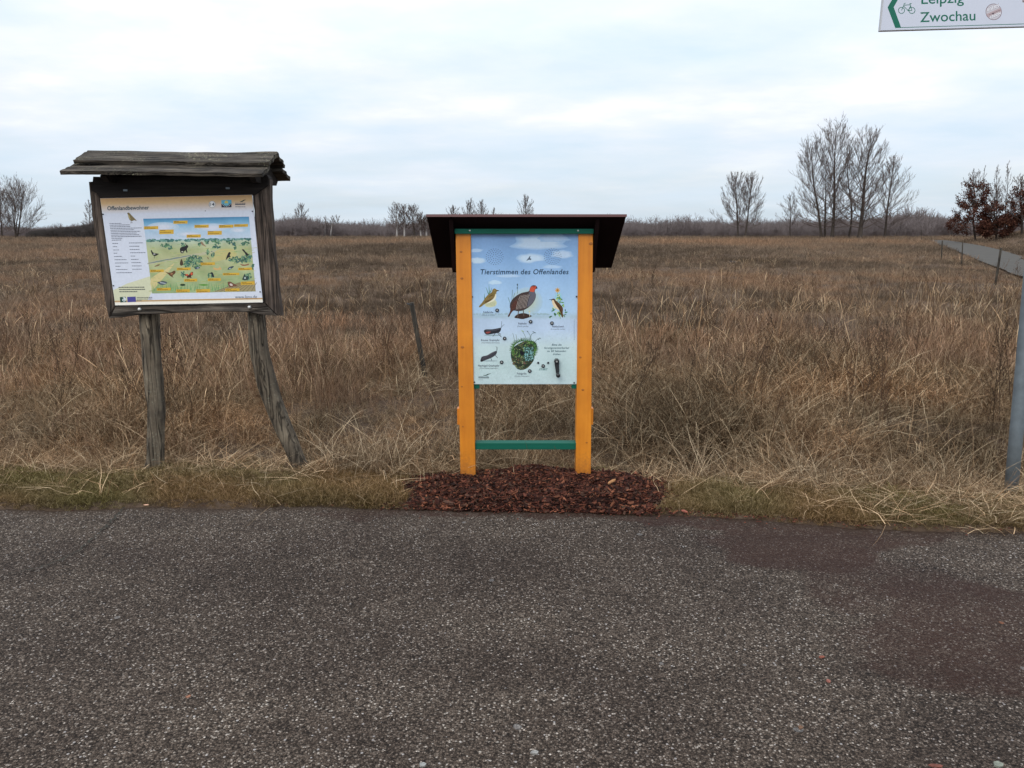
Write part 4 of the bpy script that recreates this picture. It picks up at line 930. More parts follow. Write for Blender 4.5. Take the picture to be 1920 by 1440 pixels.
def grow(rng, H, W, r, lean=(0, 0), clear=.12, n1=54, n2=10, n3=8, asc=1.0, twr=.013, stems=1):
    trunks = []; segs = []; tips = []
    for st in range(stems):
        az0 = rng.uniform(0, 6.28) if stems > 1 else 0; spread = .22*W if stems > 1 else 0
        hh = H*(1 if st == 0 else rng.uniform(.75, .98)); n_ = 16
        tpx = np.array([lean[0] + spread*math.cos(az0), lean[1] + spread*math.sin(az0), hh])
        pts = []
        w1, w2 = rng.normal(0, .012*H, 2), rng.normal(0, .012*H, 2)
        for i in range(n_):
            t = i/(n_-1); wob = w1*math.sin(t*3.1) + w2*math.sin(t*6.3)
            pts.append(np.array([tpx[0]*t**.9 + wob[0], tpx[1]*t**.9 + wob[1], hh*t]))
        rr = [r*(1 if stems == 1 else .7)*(1-.93*t)**1.0*(1+.5*math.exp(-t*30)) + .012 for t in np.linspace(0, 1, n_)]
        trunks.append((pts, rr)); N1 = n1//(stems if stems < 3 else stems-1)
        for i in range(N1):
            t = clear + (1-clear)*.96*((i+rng.uniform(0, 1))/N1)**1.08; t = min(t, .985); k = t*(n_-1); a = int(k); fr_ = k-a
            p = pts[a]*(1-fr_) + pts[min(a+1, n_-1)]*fr_
            az = i*2.4 + rng.uniform(-.4, .4); prof = np.interp(t, [0, clear, .3, .5, .7, .85, 1], [.7, .88, 1, .95, .78, .58, .35])*rng.uniform(.75, 1.1)
            Lb = W*.5*prof*1.52; ele = R(np.interp(t, [clear, .3, .6, 1], [6, 26, 46, 68])*asc + rng.uniform(-8, 8))
            d = np.array([math.cos(az)*math.cos(ele), math.sin(az)*math.cos(ele), math.sin(ele)]); q = p; rb_ = max(twr*1.4, r*.28*(1-t*.75))
            ns = 6; bp = [q]; bd = []
            for s_ in range(ns):
                d = unit(d + np.array([0, 0, .10]) + rng.normal(0, .06, 3)); q2 = q + d*Lb/ns*1.15; ra, rb2 = rb_*(1-s_/ns*.8), rb_*(1-(s_+1)/ns*.8)
                segs.append((*q, *q2, ra, rb2)); q = q2; bp.append(q); bd.append(d)
            for j in range(n2):
                s_ = .18 + .82*(j+rng.uniform(0, 1))/n2; k2 = min(int(s_*ns), ns-1); f2 = s_*ns-k2; q = bp[k2] + (bp[k2+1]-bp[k2])*min(f2, 1); dd = bd[k2]
                L2 = Lb*.42*(1.15-s_*.6)*rng.uniform(.6, 1.2); d2 = unit(dd*1.0 + rng.normal(0, .40, 3) + np.array([0, 0, .25])); q0 = q; r2 = max(twr, rb_*.3)
                sp3 = [q]
                for m_ in range(3):
                    d2 = unit(d2 + rng.normal(0, .07, 3) + np.array([0, 0, .08])); q1 = q + d2*L2/3; segs.append((*q, *q1, r2*(1-m_*.22), r2*(1-(m_+1)*.22))); q = q1; sp3.append(q)
                tips.append(q)
                for m_ in range(n3):
                    u = rng.uniform(.15, 1)*3; k3 = min(int(u), 2); q = sp3[k3] + (sp3[k3+1]-sp3[k3])*(u-k3); L3 = L2*rng.uniform(.3, .65); d3 = unit(d2*1.0 + rng.normal(0, .33, 3) + np.array([0, 0, .25]))
                    q1 = q + d3*L3; segs.append((*q, *q1, twr*.9, twr*.5)); tips.append(q1)
    return trunks, segs, tips
def tree_meshes(seed, H, W, r, bark=None, twig=None, **kw):
    rng = np.random.default_rng(seed); tr, sg_, tips = grow(rng, H, W, r, **kw); V = []; Fc = []
    for pts, rr in tr:
        v, f = tube([Vector(p) for p in pts], rr, 8, jitter=.12, seed=seed, cap=False); b = len(V); V += v; Fc += [tuple(i+b for i in q) for q in f]
    mt = bpy.data.meshes.new('trunk'); mt.from_pydata([tuple(v) for v in V], [], Fc); mt.update(); mt.polygons.foreach_set('use_smooth', [True]*len(Fc)); mt.materials.append(bark or M['bark'])
    v, f = seg_mesh(sg_); mb = fast_mesh('branches', v, f, twig or M['twig'])
    return mt, mb, tips
def tree(px_b, px_t, py_t, wpx, D, label, seed, cat='tree', group=None, name='bare_tree', leafy=0, **kw):
    b = P(px_b, 447, D); b.z = hgt(b.x, D) - .1; t = P(px_t, py_t, D); H = (t.z - b.z)*.90; sc_ = D/(F*cp)*1.0; W = wpx*sc_
    r = kw.pop('r', H*.017)
    mt, mb, tips = tree_meshes(seed, H, W, r, lean=(t.x-b.x, 0), **kw)
    e_ = empty(name, b, label, cat, group)
    for nm, me in (('trunk', mt), ('branches', mb)):
        o = bpy.data.objects.new(nm, me); COL.objects.link(o); o.parent = e_
    if leafy:
        rng = np.random.default_rng(seed+5); tp_ = np.array(tips); lim = leafy[1]*H; tp_ = tp_[(tp_[:, 2] < lim*rng.uniform(.3, 1.25, len(tp_)))]; tp_ = tp_[rng.integers(0, len(tp_), max(60, len(tp_)//5))]
        n_ = leafy[0]; c_ = tp_[rng.integers(0, len(tp_), n_)] + rng.normal(0, .2, (n_, 3)); s_ = rng.uniform(.07, .15, n_)[:, None]
        a = rng.normal(0, 1, (n_, 3)); a /= np.linalg.norm(a, axis=1)[:, None]; b2 = rng.normal(0, 1, (n_, 3)); b2 = np.cross(a, b2); b2 /= np.linalg.norm(b2, axis=1)[:, None]
        V = np.stack([c_-a*s_, c_-b2*s_*.45, c_+a*s_, c_+b2*s_*.45], 1).reshape(-1, 3); Fq = np.arange(n_*4).reshape(-1, 4); cl = np.repeat(rng.uniform(0, 1, n_), 4); C_ = np.stack([cl, cl, cl, np.ones_like(cl)], 1)
        me = fast_mesh('leaves', V, Fq, M['oak_leaf'], C_); o = bpy.data.objects.new('leaves', me); COL.objects.link(o); o.parent = e_; o['kind'] = 'stuff'
    return e_
GC = 'tall bare trees standing together at right'
tree(1541, 1524, 268, 92, 120, 'leftmost tall bare tree of the big group, leaning out left', 31, group=GC, n1=46)
tree(1547, 1549, 300, 34, 122, 'slim bare tree tucked between the leftmost and the tallest tree of the group', 32, group=GC, n1=26, n2=6)
tree(1560, 1569, 230, 96, 119, 'tallest bare tree in the middle of the big group', 33, group=GC, n1=58, n2=9)
tree(1591, 1596, 250, 34, 121, 'thin straight bare tree just right of the tallest one', 34, group=GC, n1=34, n2=6, r=.16)
tree(1611, 1637, 243, 92, 118, 'thick-trunked bare tree leaning right in the big group', 35, group=GC, n1=56, n2=9, r=.36)
tree(1659, 1677, 292, 64, 123, 'rightmost bare tree of the big group, shorter than its neighbours', 36, group=GC, n1=42)
tree(1483, 1481, 364, 36, 125, 'small low bare tree just left of the big group', 37, clear=.25, n1=24, n2=6)
tree(1384, 1378, 325, 62, 130, 'left tree of the bare pair standing alone right of the orange noticeboard', 38, group='pair of bare trees', n1=40, clear=.18)
tree(1396, 1411, 328, 56, 130, 'right tree of the bare pair, slanting right at its base', 39, group='pair of bare trees', n1=34, clear=.18)
tree(30, 33, 343, 74, 125, 'many-stemmed bare tree at the left edge beyond the field', 40, n1=66, stems=5, n2=7)
tree(3, 0, 352, 40, 128, 'bare tree cut by the left edge of the photo, behind the many-stemmed one', 41, n1=34)
tree(167, 168, 372, 20, 150, 'thin bare tree half hidden behind the left frame of the old noticeboard', 42, n1=24)
tree(563, 564, 380, 26, 160, 'small rounded bare tree rising above the wood right of the old noticeboard', 43, n1=28, clear=.2)
tree(533, 532, 402, 14, 165, 'faint small bare tree above the wood close to the old noticeboard', 44, n1=14, n2=5)
tree(632, 633, 405, 20, 165, 'small bare tree top above the wood right of two pale birch trunks', 45, n1=18, n2=5)
for px, lb, sd_ in ((609, 'left of two thin pale birches in front of the far wood', 46), (621, 'right of two thin pale birches in front of the far wood', 47)):
    tree(px, px+1, 404, 16, 140, lb, sd_, 'birch', 'pale birches at the far wood', 'birch_tree', bark=M['birch'], n1=20, n2=4, r=.14, clear=.4)
for px, tx, ty, w, lb, sd_ in ((744, 744, 383, 32, 'leftmost white-trunked birch of the clump left of the orange noticeboard', 48), (758, 757, 384, 28, 'second birch from the left in the clump left of the orange noticeboard', 49),
        (778, 772, 388, 36, 'bushy dark birch in the middle of the clump left of the orange noticeboard', 50), (789, 788, 400, 24, 'thin white birch right of the bushy one, beside the orange noticeboard roof', 51), (800, 799, 404, 18, 'rightmost birch of the clump, at the roof corner of the orange noticeboard', 52)):
    tree(px, tx, ty, w, 135, lb, sd_, 'birch', 'birch clump beside the orange noticeboard', 'birch_tree', bark=M['birch'] if sd_ != 50 else M['bark'], n1=34, n2=7, r=.17, clear=.25)
for px, ty, w, lb, sd_ in ((850, 384, 26, 'leftmost bare treetop showing over the dark roof of the orange noticeboard', 53), (882, 374, 30, 'dense bare treetop over the middle left of the orange noticeboard roof', 54), (902, 374, 26, 'bare treetop right of the dense one over the orange noticeboard roof', 55),
        (927, 384, 12, 'tiny thin treetop over the roof of the orange noticeboard', 56), (987, 367, 32, 'rounded bare treetop over the centre of the orange noticeboard roof', 57)):
    tree(px, px, ty, w, 140, lb, sd_, n1=34, n2=7, clear=.3)
LC = 'young oaks keeping brown leaves'
tree(1832, 1826, 318, 52, 92, 'young oak with withered red-brown leaves, leftmost by the path', 58, 'tree', LC, 'oak_tree', leafy=(7500, .80), n1=40, n2=7, clear=.06, asc=.95, twr=.012, r=.10)
tree(1868, 1870, 345, 44, 90, 'young oak with sparse red-brown leaves, in the middle of the right-hand thicket', 59, 'tree', LC, 'oak_tree', leafy=(6500, .62), n1=34, n2=7, clear=.06, asc=.95, twr=.012, r=.10)
tree(1915, 1918, 330, 48, 88, 'young oak with red-brown leaves at the right edge of the photo', 60, 'tree', LC, 'oak_tree', leafy=(6500, .75), n1=36, n2=7, clear=.06, asc=.95, twr=.012, r=.10)
for px, ty, w, lb, sd_ in ((1848, 296, 18, 'thin bare sapling rising left above the brown-leaved oaks', 61), (1870, 298, 30, 'bare sapling rising in the middle above the brown-leaved oaks', 62), (1889, 291, 28, 'tallest bare sapling above the brown-leaved oaks', 63), (1916, 318, 20, 'bare sapling at the right edge above the brown-leaved oaks', 64)):
    tree(px, px+1, ty, w, 93, lb, sd_, 'tree', 'bare saplings among the oaks', 'bare_sapling', n1=22, n2=6, n3=4, clear=.2, twr=.013, r=.06, asc=1.2)

# ------------------------------------------------------------------ scattering
def scatter(name, pts, rot, scl, tint, protos, kind='stuff', label=None):
    n_ = len(pts); me = bpy.data.meshes.new(name); me.vertices.add(n_); me.vertices.foreach_set('co', np.asarray(pts, dtype=np.float32).ravel()); me.update()
    for nm, ty, dat in (('rot', 'FLOAT_VECTOR', rot), ('scl', 'FLOAT', scl), ('tint', 'FLOAT', tint)):
        at_ = me.attributes.new(nm, ty, 'POINT'); at_.data.foreach_set('vector' if ty == 'FLOAT_VECTOR' else 'value', np.asarray(dat, dtype=np.float32).ravel())
    at_ = me.attributes.new('idx', 'INT', 'POINT'); at_.data.foreach_set('value', RNG.integers(0, len(protos), n_).astype(np.int32))
    o = bpy.data.objects.new(name, me); COL.objects.link(o); tag(o, label, None, None, kind)
    pcoll = bpy.data.collections.new(name + '_source')
    for p_ in protos: q = bpy.data.objects.new(name + '_tuft', p_); pcoll.objects.link(q)
    g = bpy.data.node_groups.new(name, 'GeometryNodeTree'); g.interface.new_socket('Geometry', in_out='INPUT', socket_type='NodeSocketGeometry'); g.interface.new_socket('Geometry', in_out='OUTPUT', socket_type='NodeSocketGeometry')
    gi = g.nodes.new('NodeGroupInput'); go = g.nodes.new('NodeGroupOutput'); iop = g.nodes.new('GeometryNodeInstanceOnPoints'); ci = g.nodes.new('GeometryNodeCollectionInfo')
    ci.inputs[0].default_value = pcoll; ci.inputs['Separate Children'].default_value = True; ci.inputs['Reset Children'].default_value = True
    def na(nm, ty):
        x = g.nodes.new('GeometryNodeInputNamedAttribute'); x.data_type = ty; x.inputs[0].default_value = nm; return x.outputs[0]
    lk = g.links; lk.new(gi.outputs[0], iop.inputs['Points']); lk.new(ci.outputs[0], iop.inputs['Instance']); iop.inputs['Pick Instance'].default_value = True
    lk.new(na('idx', 'INT'), iop.inputs['Instance Index']); lk.new(na('rot', 'FLOAT_VECTOR'), iop.inputs['Rotation']); lk.new(na('scl', 'FLOAT'), iop.inputs['Scale'])
    lk.new(iop.outputs[0], go.inputs[0]); md = o.modifiers.new('scatter', 'NODES'); md.node_group = g
    return o
def tuft(seed, n_, rad, L, lean=(.1, .6), bend=(.3, 1.5), w=.004, segs=5, plume=0, lv=.35, name='tuft', mat=None, dirbias=None, zmin=.004, kink=0.0, pw=1.7):
    rng = np.random.default_rng(seed); az = rng.uniform(0, 2*math.pi, n_)
    if dirbias is not None: az = rng.normal(dirbias, .7, n_)
    rr = rad*np.sqrt(rng.uniform(0, 1, n_)); ba = rng.uniform(0, 2*math.pi, n_)
    p = np.stack([rr*np.cos(ba), rr*np.sin(ba), np.full(n_, -.01)], 1); Ls = L*rng.uniform(1-lv, 1+lv, n_); th = rng.uniform(*lean, n_); dth = rng.uniform(*bend, n_)/segs
    V = np.zeros((n_, segs+1, 2, 3)); sa = az + math.pi/2 + rng.normal(0, .8, n_); side = np.stack([np.cos(sa), np.sin(sa), rng.normal(0, .3, n_)], 1)
    kk = rng.integers(1, segs, n_); ks = (rng.uniform(0, 1, n_) < kink)*rng.uniform(.7, 1.7, n_)
    for s_ in range(segs+1):
        t = s_/segs; ww = w*(1-.75*t)*np.ones(n_)
        if plume: ww = np.where(rng.uniform(0, 1, n_) < 2, w*(.8 if t < .7 else plume*(1 - abs(t-.85)*4)), ww)
        ww = np.maximum(ww, w*.15)
        V[:, s_, 0] = p - side*ww[:, None]*.5; V[:, s_, 1] = p + side*ww[:, None]*.5
        d = np.stack([np.sin(th)*np.cos(az), np.sin(th)*np.sin(az), np.cos(th)], 1); p = p + d*(Ls/segs)[:, None]; p[:, 2] = np.maximum(p[:, 2], zmin)
        th = th + dth*(.5+t) + (kk == s_)*ks; az = az + rng.normal(0, .12, n_)
    Vf = V.reshape(-1, 3); base_ = (np.arange(n_)*(segs+1)*2)[:, None, None]
    f = np.array([[2*s_, 2*s_+1, 2*s_+3, 2*s_+2] for s_ in range(segs)])[None]; Fq = (base_+f).reshape(-1, 4)
    cb = np.repeat(rng.uniform(0, 1, n_)**pw, (segs+1)*2); C_ = np.stack([cb, cb, cb, np.ones_like(cb)], 1)
    return fast_mesh(name, Vf, Fq, mat, C_)
def weed(seed, H, mat, heads=True, w=.0035):
    rng = np.random.default_rng(seed); segs = []; q = np.zeros(3); d = unit(np.array([rng.normal(0, .12), rng.normal(0, .12), 1])); pts = [q]; n_ = 8
    for i in range(n_):
        d = unit(d + rng.normal(0, .05, 3)); q1 = q + d*H/n_; segs.append((*q, *q1, w*(1-i/n_*.6), w*(1-(i+1)/n_*.6))); q = q1; pts.append(q)
    for i in range(12):
        t = rng.uniform(.35, .98)*n_; k = int(t); q = pts[k] + (pts[min(k+1, n_)]-pts[k])*(t-k); d2 = unit(np.array([rng.normal(0, 1), rng.normal(0, 1), 1.5])); L_ = H*rng.uniform(.08, .25)
        q1 = q + d2*L_*.5; q2 = q1 + unit(d2 + np.array([0, 0, .6]))*L_*.5; segs += [(*q, *q1, w*.5, w*.4), (*q1, *q2, w*.4, w*.3)]
        if heads: segs.append((*q2, *(q2+np.array([0, 0, .012])), .005, .004))
        for j in range(2):
            q3 = q1 + unit(d2 + rng.normal(0, .5, 3))*L_*.4; segs.append((*q1, *q3, w*.35, w*.3))
            if heads: segs.append((*q3, *(q3+np.array([0, 0, .01])), .0045, .003))
    v, f = seg_mesh(segs); c = rng.uniform(0, 1, len(v)); return fast_mesh('weed', v, f, mat, np.stack([c, c, c, np.ones_like(c)], 1))

XM0, XM1 = G(728, 950).x, G(1275, 955).x
def in_mulch(x, y): return np.abs((x - (XM0+XM1)/2)/((XM1-XM0)/2))**2.4 + ((y-4.60)/np.where(y > 4.6, .38, .62))**2 < .95
def field_pts(n_, y0, y1, xm=1.0, xa=2.0, power=1.0, dens=None, gap=None):
    out = []
    u = RNG.uniform(0, 1, n_); y_ = (y0**power + (y1**power - y0**power)*u)**(1/power) if power != 0 else y0*(y1/y0)**u
    x_ = RNG.uniform(-1, 1, n_)*(y_*.70*xm + xa)
    keep = (y_ > edgeY(x_) + (gap or 0)) & ~on_path(x_, y_) & ~in_mulch(x_, y_)
    x_, y_ = x_[keep], y_[keep]
    if dens is not None:
        k = np.array([dens(a, b) for a, b in zip(x_, y_)]); m_ = RNG.uniform(0, 1, len(x_)) < k; x_, y_ = x_[m_], y_[m_]
    z_ = np.array([hgt(a, b) for a, b in zip(x_, y_)])
    return np.stack([x_, y_, z_], 1)
def rots(n_, tilt=.12): return np.stack([RNG.normal(0, tilt, n_), RNG.normal(0, tilt, n_), RNG.uniform(0, 6.28, n_)], 1)
def nz(p, s, z=0.): return np.array([noise.noise(Vector((a/s, b/s, z))) for a, b, _ in p])

# 1 verge turf
pr = [tuft(100+i, 40, .055, .052, (.3, 1.4), (.2, 1.4), .0028, 4, mat=M['g_turf']) for i in range(6)]
n_ = 19000; x_ = RNG.uniform(-6, 6, n_); e_ = edgeY(x_); y_ = e_ + .012 + np.abs(RNG.normal(0, .34, n_)); k = (~in_mulch(x_, y_+.02)) & (y_ < e_+1.0) & (y_ > e_ + .03*np.array([vnoise(a, 0, .2, 5)+vnoise(a, 0, .05, 2)*.8 for a in x_])); x_, y_ = x_[k], y_[k]
p = np.stack([x_, y_, [hgt(a, b) for a, b in zip(x_, y_)]], 1); s_ = RNG.uniform(.45, 1.1, len(p))*(1+.6*nz(p, .35)) * np.clip((y_-edgeY(x_))/.14+.35, .35, 1)
scatter('verge_grass', p, rots(len(p), .2), s_, np.clip(.55+1.1*nz(p, .7, 4), 0, 1), pr)
# flattened straw on the verge
pr = [tuft(130+i, 12, .08, .24, (1.1, 1.5), (0, .4), .0034, 5, mat=M['g_straw'], zmin=.02, kink=.3, pw=.95) for i in range(5)]
n_ = 5200; x_ = RNG.uniform(-6, 6, n_); y_ = edgeY(x_) + .0 + RNG.uniform(0, .95, n_)**1.1; k = ~in_mulch(x_, y_); x_, y_ = x_[k], y_[k]
p = np.stack([x_, y_, [hgt(a, b)+.01 for a, b in zip(x_, y_)]], 1); w_ = RNG.uniform(0, 1, len(p)) < np.clip(.07 + .45*np.clip((x_-1.9)/.6, 0, 1) + .35*(y_-edgeY(x_) > .55) - .06*(y_-edgeY(x_) < .15), 0.01, 1); p = p[w_]
scatter('flattened_straw', p, rots(len(p), .1), RNG.uniform(.6, 1.2, len(p)), RNG.uniform(.3, .9, len(p)), pr)
# 2 near tangle of dry grass
pr = [tuft(200+i, 36, .07, .30, (.15, 1.4), (.4, 2.6), .0036, 6, mat=M['g_straw'], kink=.35) for i in range(8)]
def dn(a, b):
    e = float(edgeY(a)); return (.25 + .75*min(1, max(0, (b-e-.5)/.5)))*(1-.5*math.exp(-((b-e-1.2)/.4)**2)*min(1, max(0, (a-.4)/.8)))
p = field_pts(13500, 4.55, 10.5, 1.05, .8, dens=dn, gap=.50); h_ = nz(p, 1.3, 2)
ramp_ = np.clip((p[:, 1]-edgeY(p[:, 0])-.2)/1.2, .35, 1)
s_ = RNG.uniform(.45, 1.05, len(p))*(1+1.0*h_)*ramp_*np.where(p[:, 0] > .9, 1.25, .92)*np.where((p[:, 0] > -1.5) & (p[:, 0] < -.3) & (p[:, 1] > 5.4) & (p[:, 1] < 8.2), .42, 1)
scatter('tangled_dry_grass', p, rots(len(p), .25), np.clip(s_, .25, 1.6), np.clip(.48 + 1.0*nz(p, .9, 9) + .5*nz(p, .3, 3) + .16*(p[:, 0] < -.5) + RNG.normal(0, .14, len(p)), 0, 1), pr)
# thicker coarse straws, arching
pr = [tuft(230+i, 15, .12, .50, (.3, 1.35), (.4, 1.9), .0052, 8, mat=M['g_straw'], kink=.5, pw=.75) for i in range(7)]
def dn2(a, b): return np.clip(.12 + 1.9*vnoise(a, b, .8, 6) + .35*(a > .8) + .35*(-1.2 < a < -.3 and b < 5.4), .03, 1)
p = field_pts(3600, 4.65, 8.8, 1.05, .5, dens=dn2, gap=.62); s_ = RNG.uniform(.5, 1.1, len(p))*np.clip((p[:, 1]-edgeY(p[:, 0]))/.9, .5, 1)
scatter('coarse_straw', p, rots(len(p), .3), s_, np.clip(RNG.normal(.45, .2, len(p)), 0, 1), pr)
M['g_tus'] = grassmat('tussock_straw', [(.07,.045,.028), (.19,.13,.08), (.38,.28,.18), (.66,.53,.36)], [(1,1,1), (1,1,1)])
for k, (px, py, L_, lb) in enumerate(((705, 906, .46, 'fan-shaped pale straw tussock arching toward the left end of the mulch heap'), (628, 898, .34, 'smaller reddish-pale straw tussock right of the crooked leg of the old noticeboard'), (790, 884, .40, 'straw tussock just left of the left orange post, behind the mulch'),
        (1330, 905, .46, 'sprawling straw tussock right of the mulch heap'), (1548, 922, .42, 'fan-shaped pale tussock midway between the mulch heap and the steel pole'), (1700, 930, .38, 'straw tussock bending over the verge left of the steel pole'), (1810, 925, .36, 'straw tussock at the foot of the steel pole'))):
    me_ = tuft(700+k, 150, .13, L_, (.05, 1.0), (.5, 1.8), .0042, 9, mat=M['g_tus'], kink=.25, pw=1.3, name='grass_tussock'); g0 = G(px, py); o = bpy.data.objects.new('grass_tussock', me_); COL.objects.link(o)
    o.location = (g0.x, g0.y+.24, hgt(g0.x, g0.y+.24)); tag(o, lb, 'grass tussock', 'straw tussocks along the verge')
# 3 reddish standing grass
pr = [tuft(260+i, 26, .09, .50, (0, .35), (.1, .9), .0042, 6, plume=1.5, mat=M['g_red']) for i in range(8)]
def dn3(a, b):
    v = .22 + 1.3*vnoise(a, b, 1.6, 11)
    if b < 7.2: v -= (7.2-b)*.5 - (.30 if a < -1.2 and b > 5.2 else 0)
    return np.clip(v + (.40 if 7.8 < b < 10.5 else (-.15 if b > 11 else 0)), .0, 1)
p = field_pts(11000, 5.0, 14, 1.05, 1.0, dens=dn3, gap=.7); s_ = RNG.uniform(.45, .95, len(p))*np.interp(p[:, 1], [5, 7.5, 10, 14], [.35, .7, .8, .5])*np.where((p[:, 0] > -1.4) & (p[:, 0] < -.5) & (p[:, 1] < 8.0), .5, 1)
scatter('standing_reed_grass', p, rots(len(p), .12), s_, np.clip(.6+.5*nz(p, 2.2, 3)+RNG.normal(0, .12, len(p)), 0, 1), pr)
# 4 matted field grass, near and far
pr = [tuft(300+i, 44, .16, .15, (.1, 1.2), (.3, 1.8), .0065, 4, mat=M['g_field'], kink=.2) for i in range(6)]
p = field_pts(35000, 8, 42, 1.3, 2, power=1.0, dens=lambda a, b: np.clip(.75+.9*vnoise(a, b, 3.0, 5), .15, 1)); s_ = RNG.uniform(.6, 1.15, len(p))*(1+.35*nz(p, 4, 1))*np.interp(p[:, 1], [8, 20, 42], [1, 1.1, 1.35])
tn = np.clip(.44 + .8*nz(p*np.array([1, .5, 1]), 5, 7) + .7*nz(p*np.array([1, .8, 1]), 1.3, 2) + RNG.normal(0, .12, len(p)), 0, 1)
scatter('field_grass', p, rots(len(p), .2), s_, tn, pr)
pr = [tuft(330+i, 46, .45, .34, (.1, 1.1), (.2, 1.4), .018, 3, mat=M['g_field']) for i in range(5)]
p = field_pts(42000, 38, 175, 1.4, 5, power=1.2); s_ = RNG.uniform(.6, 1.1, len(p))*np.interp(p[:, 1], [40, 100, 170], [.8, 1.1, 1.5]); s_ *= np.where((p[:, 1] > 88) & (p[:, 1] < 135), 1.35, 1)
tn = np.clip(.42 + .8*nz(p*np.array([.5, .22, 1]), 8, 7) + .6*nz(p, 2.5, 2) + np.where((p[:, 1] > 88) & (p[:, 1] < 150), .16, 0) + RNG.normal(0, .12, len(p)), 0, 1)
scatter('distant_field_grass', p, rots(len(p), .15), s_, tn, pr)
# 5 plumed pale reeds
pr = [tuft(360+i, 7, .12, .66, (.02, .35), (.15, 1.2), .003, 8, plume=2.8, mat=M['g_straw']) for i in range(6)]
def dn5(a, b): return np.clip(.0 + 1.1*vnoise(a, b, 2.6, 21) + (.4 if a > 2.2 else 0)*(1 if b < 13 else .3) - (.2 if b < 6.2 else 0), 0, 1)
p = field_pts(2000, 6.0, 18, 1.0, .5, dens=dn5, gap=1.4); scatter('pale_plumed_grass', p, rots(len(p), .10), RNG.uniform(.6, 1.0, len(p)), RNG.uniform(.4, .9, len(p)), pr)
pr = [tuft(380+i, 9, .10, .34, (.02, .5), (.2, 1.4), .0045, 5, plume=2.2, mat=M['g_straw']) for i in range(6)]
p = field_pts(5200, 11, 45, 1.05, 1, power=.6, dens=lambda a, b: np.clip(.2 + 1.8*vnoise(a, b, 2.2, 44), .04, 1)); scatter('short_pale_grass', p, rots(len(p), .12), RNG.uniform(.5, 1.1, len(p)), RNG.uniform(.35, .85, len(p)), pr)
# 6 dead weed stalks
pr = [weed(400+i, .8, M['g_weed']) for i in range(7)]
p = field_pts(1500, 5.2, 22, 1.0, .5, gap=.9, dens=lambda a, b: np.clip(.3+1.3*vnoise(a, b, 1.9, 31)+(.5 if 1.6 < a < 3.2 and b < 7 else 0), .0, 1)); scatter('dead_weed_stalks', p, rots(len(p), .12), RNG.uniform(.45, 1.05, len(p)), RNG.uniform(0, 1, len(p)), pr)

# far wood ---------------------------------------------------------------
def brush(seed, H, W, n_, r):
    rng = np.random.default_rng(seed); segs = []
    for i in range(n_):
        bx = rng.normal(0, W*.28); by = rng.normal(0, W*.25); h = H*rng.uniform(.45, 1)*(1-.5*min(1, abs(bx)/W)); q = np.array([bx, by, 0]); d = unit(np.array([bx*.15, by*.1, 1]) + rng.normal(0, .12, 3))
        for s_ in range(4):
            d = unit(d + rng.normal(0, .12, 3)); q1 = q + d*h/4; segs.append((*q, *q1, r*(1-.2*s_), r*(.8-.2*s_)))
            for j in range(4):
                dd = unit(d*.7 + rng.normal(0, .5, 3) + np.array([0, 0, .3])); q2 = q1 + dd*h*.2; segs.append((*q1, *q2, r*.6, r*.3))
                if s_ > 0: q3 = q2 + unit(dd + rng.normal(0, .5, 3))*h*.12; segs.append((*q2, *q3, r*.45, r*.25))
            q = q1
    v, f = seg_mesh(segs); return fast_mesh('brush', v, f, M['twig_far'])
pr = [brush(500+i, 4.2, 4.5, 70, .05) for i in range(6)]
px_, py_ = [0, 60, 200, 520, 560, 640, 700, 760, 820, 1160, 1220, 1300, 1400, 1500, 1600, 1680, 1720, 1780, 1800, 1920], [424, 428, 420, 416, 415, 420, 421, 419, 416, 417, 417, 418, 418, 417, 415, 408, 405, 413, 420, 424]
P_ = []; S_ = []
for i in range(2300):
    px = random.uniform(-500, 2420); D = random.uniform(140, 200); w_ = P(px, 440, D); top = P(px, np.interp(px, px_, py_), D).z
    if 1722 < px < 1800 and D < 150: continue
    P_.append((w_.x, D, -.2)); S_.append(max(.4, top/4.0*(random.uniform(.5, 1.05) if random.random() < .9 else random.uniform(.95, 1.35))))
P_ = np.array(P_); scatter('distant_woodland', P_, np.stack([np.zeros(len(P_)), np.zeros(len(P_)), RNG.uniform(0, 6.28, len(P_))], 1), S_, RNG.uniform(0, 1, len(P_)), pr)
# dark hedge at left
M['twig_far_save'] = M['twig_far']; M['twig_far'] = M['hedge']
pr = [brush(540+i, 3.4, 3.4, 120, .06) for i in range(4)]
M['twig_far'] = M['twig_far_save']
P_ = []; S_ = []
for i in range(300):
    px = random.uniform(62, 240); D = random.uniform(118, 128); w_ = P(px, 440, D); top = P(px, np.interp(px, [62, 100, 150, 200, 240], [433, 429, 426, 419, 416]), D).z; P_.append((w_.x, D, -.1)); S_.append(top/3.3*random.uniform(.6, 1.0))
P_ = np.array(P_); o = scatter('dark_hedge', P_, np.stack([np.zeros(len(P_)), np.zeros(len(P_)), RNG.uniform(0, 6.28, len(P_))], 1), S_, RNG.uniform(0, 1, len(P_)), pr)

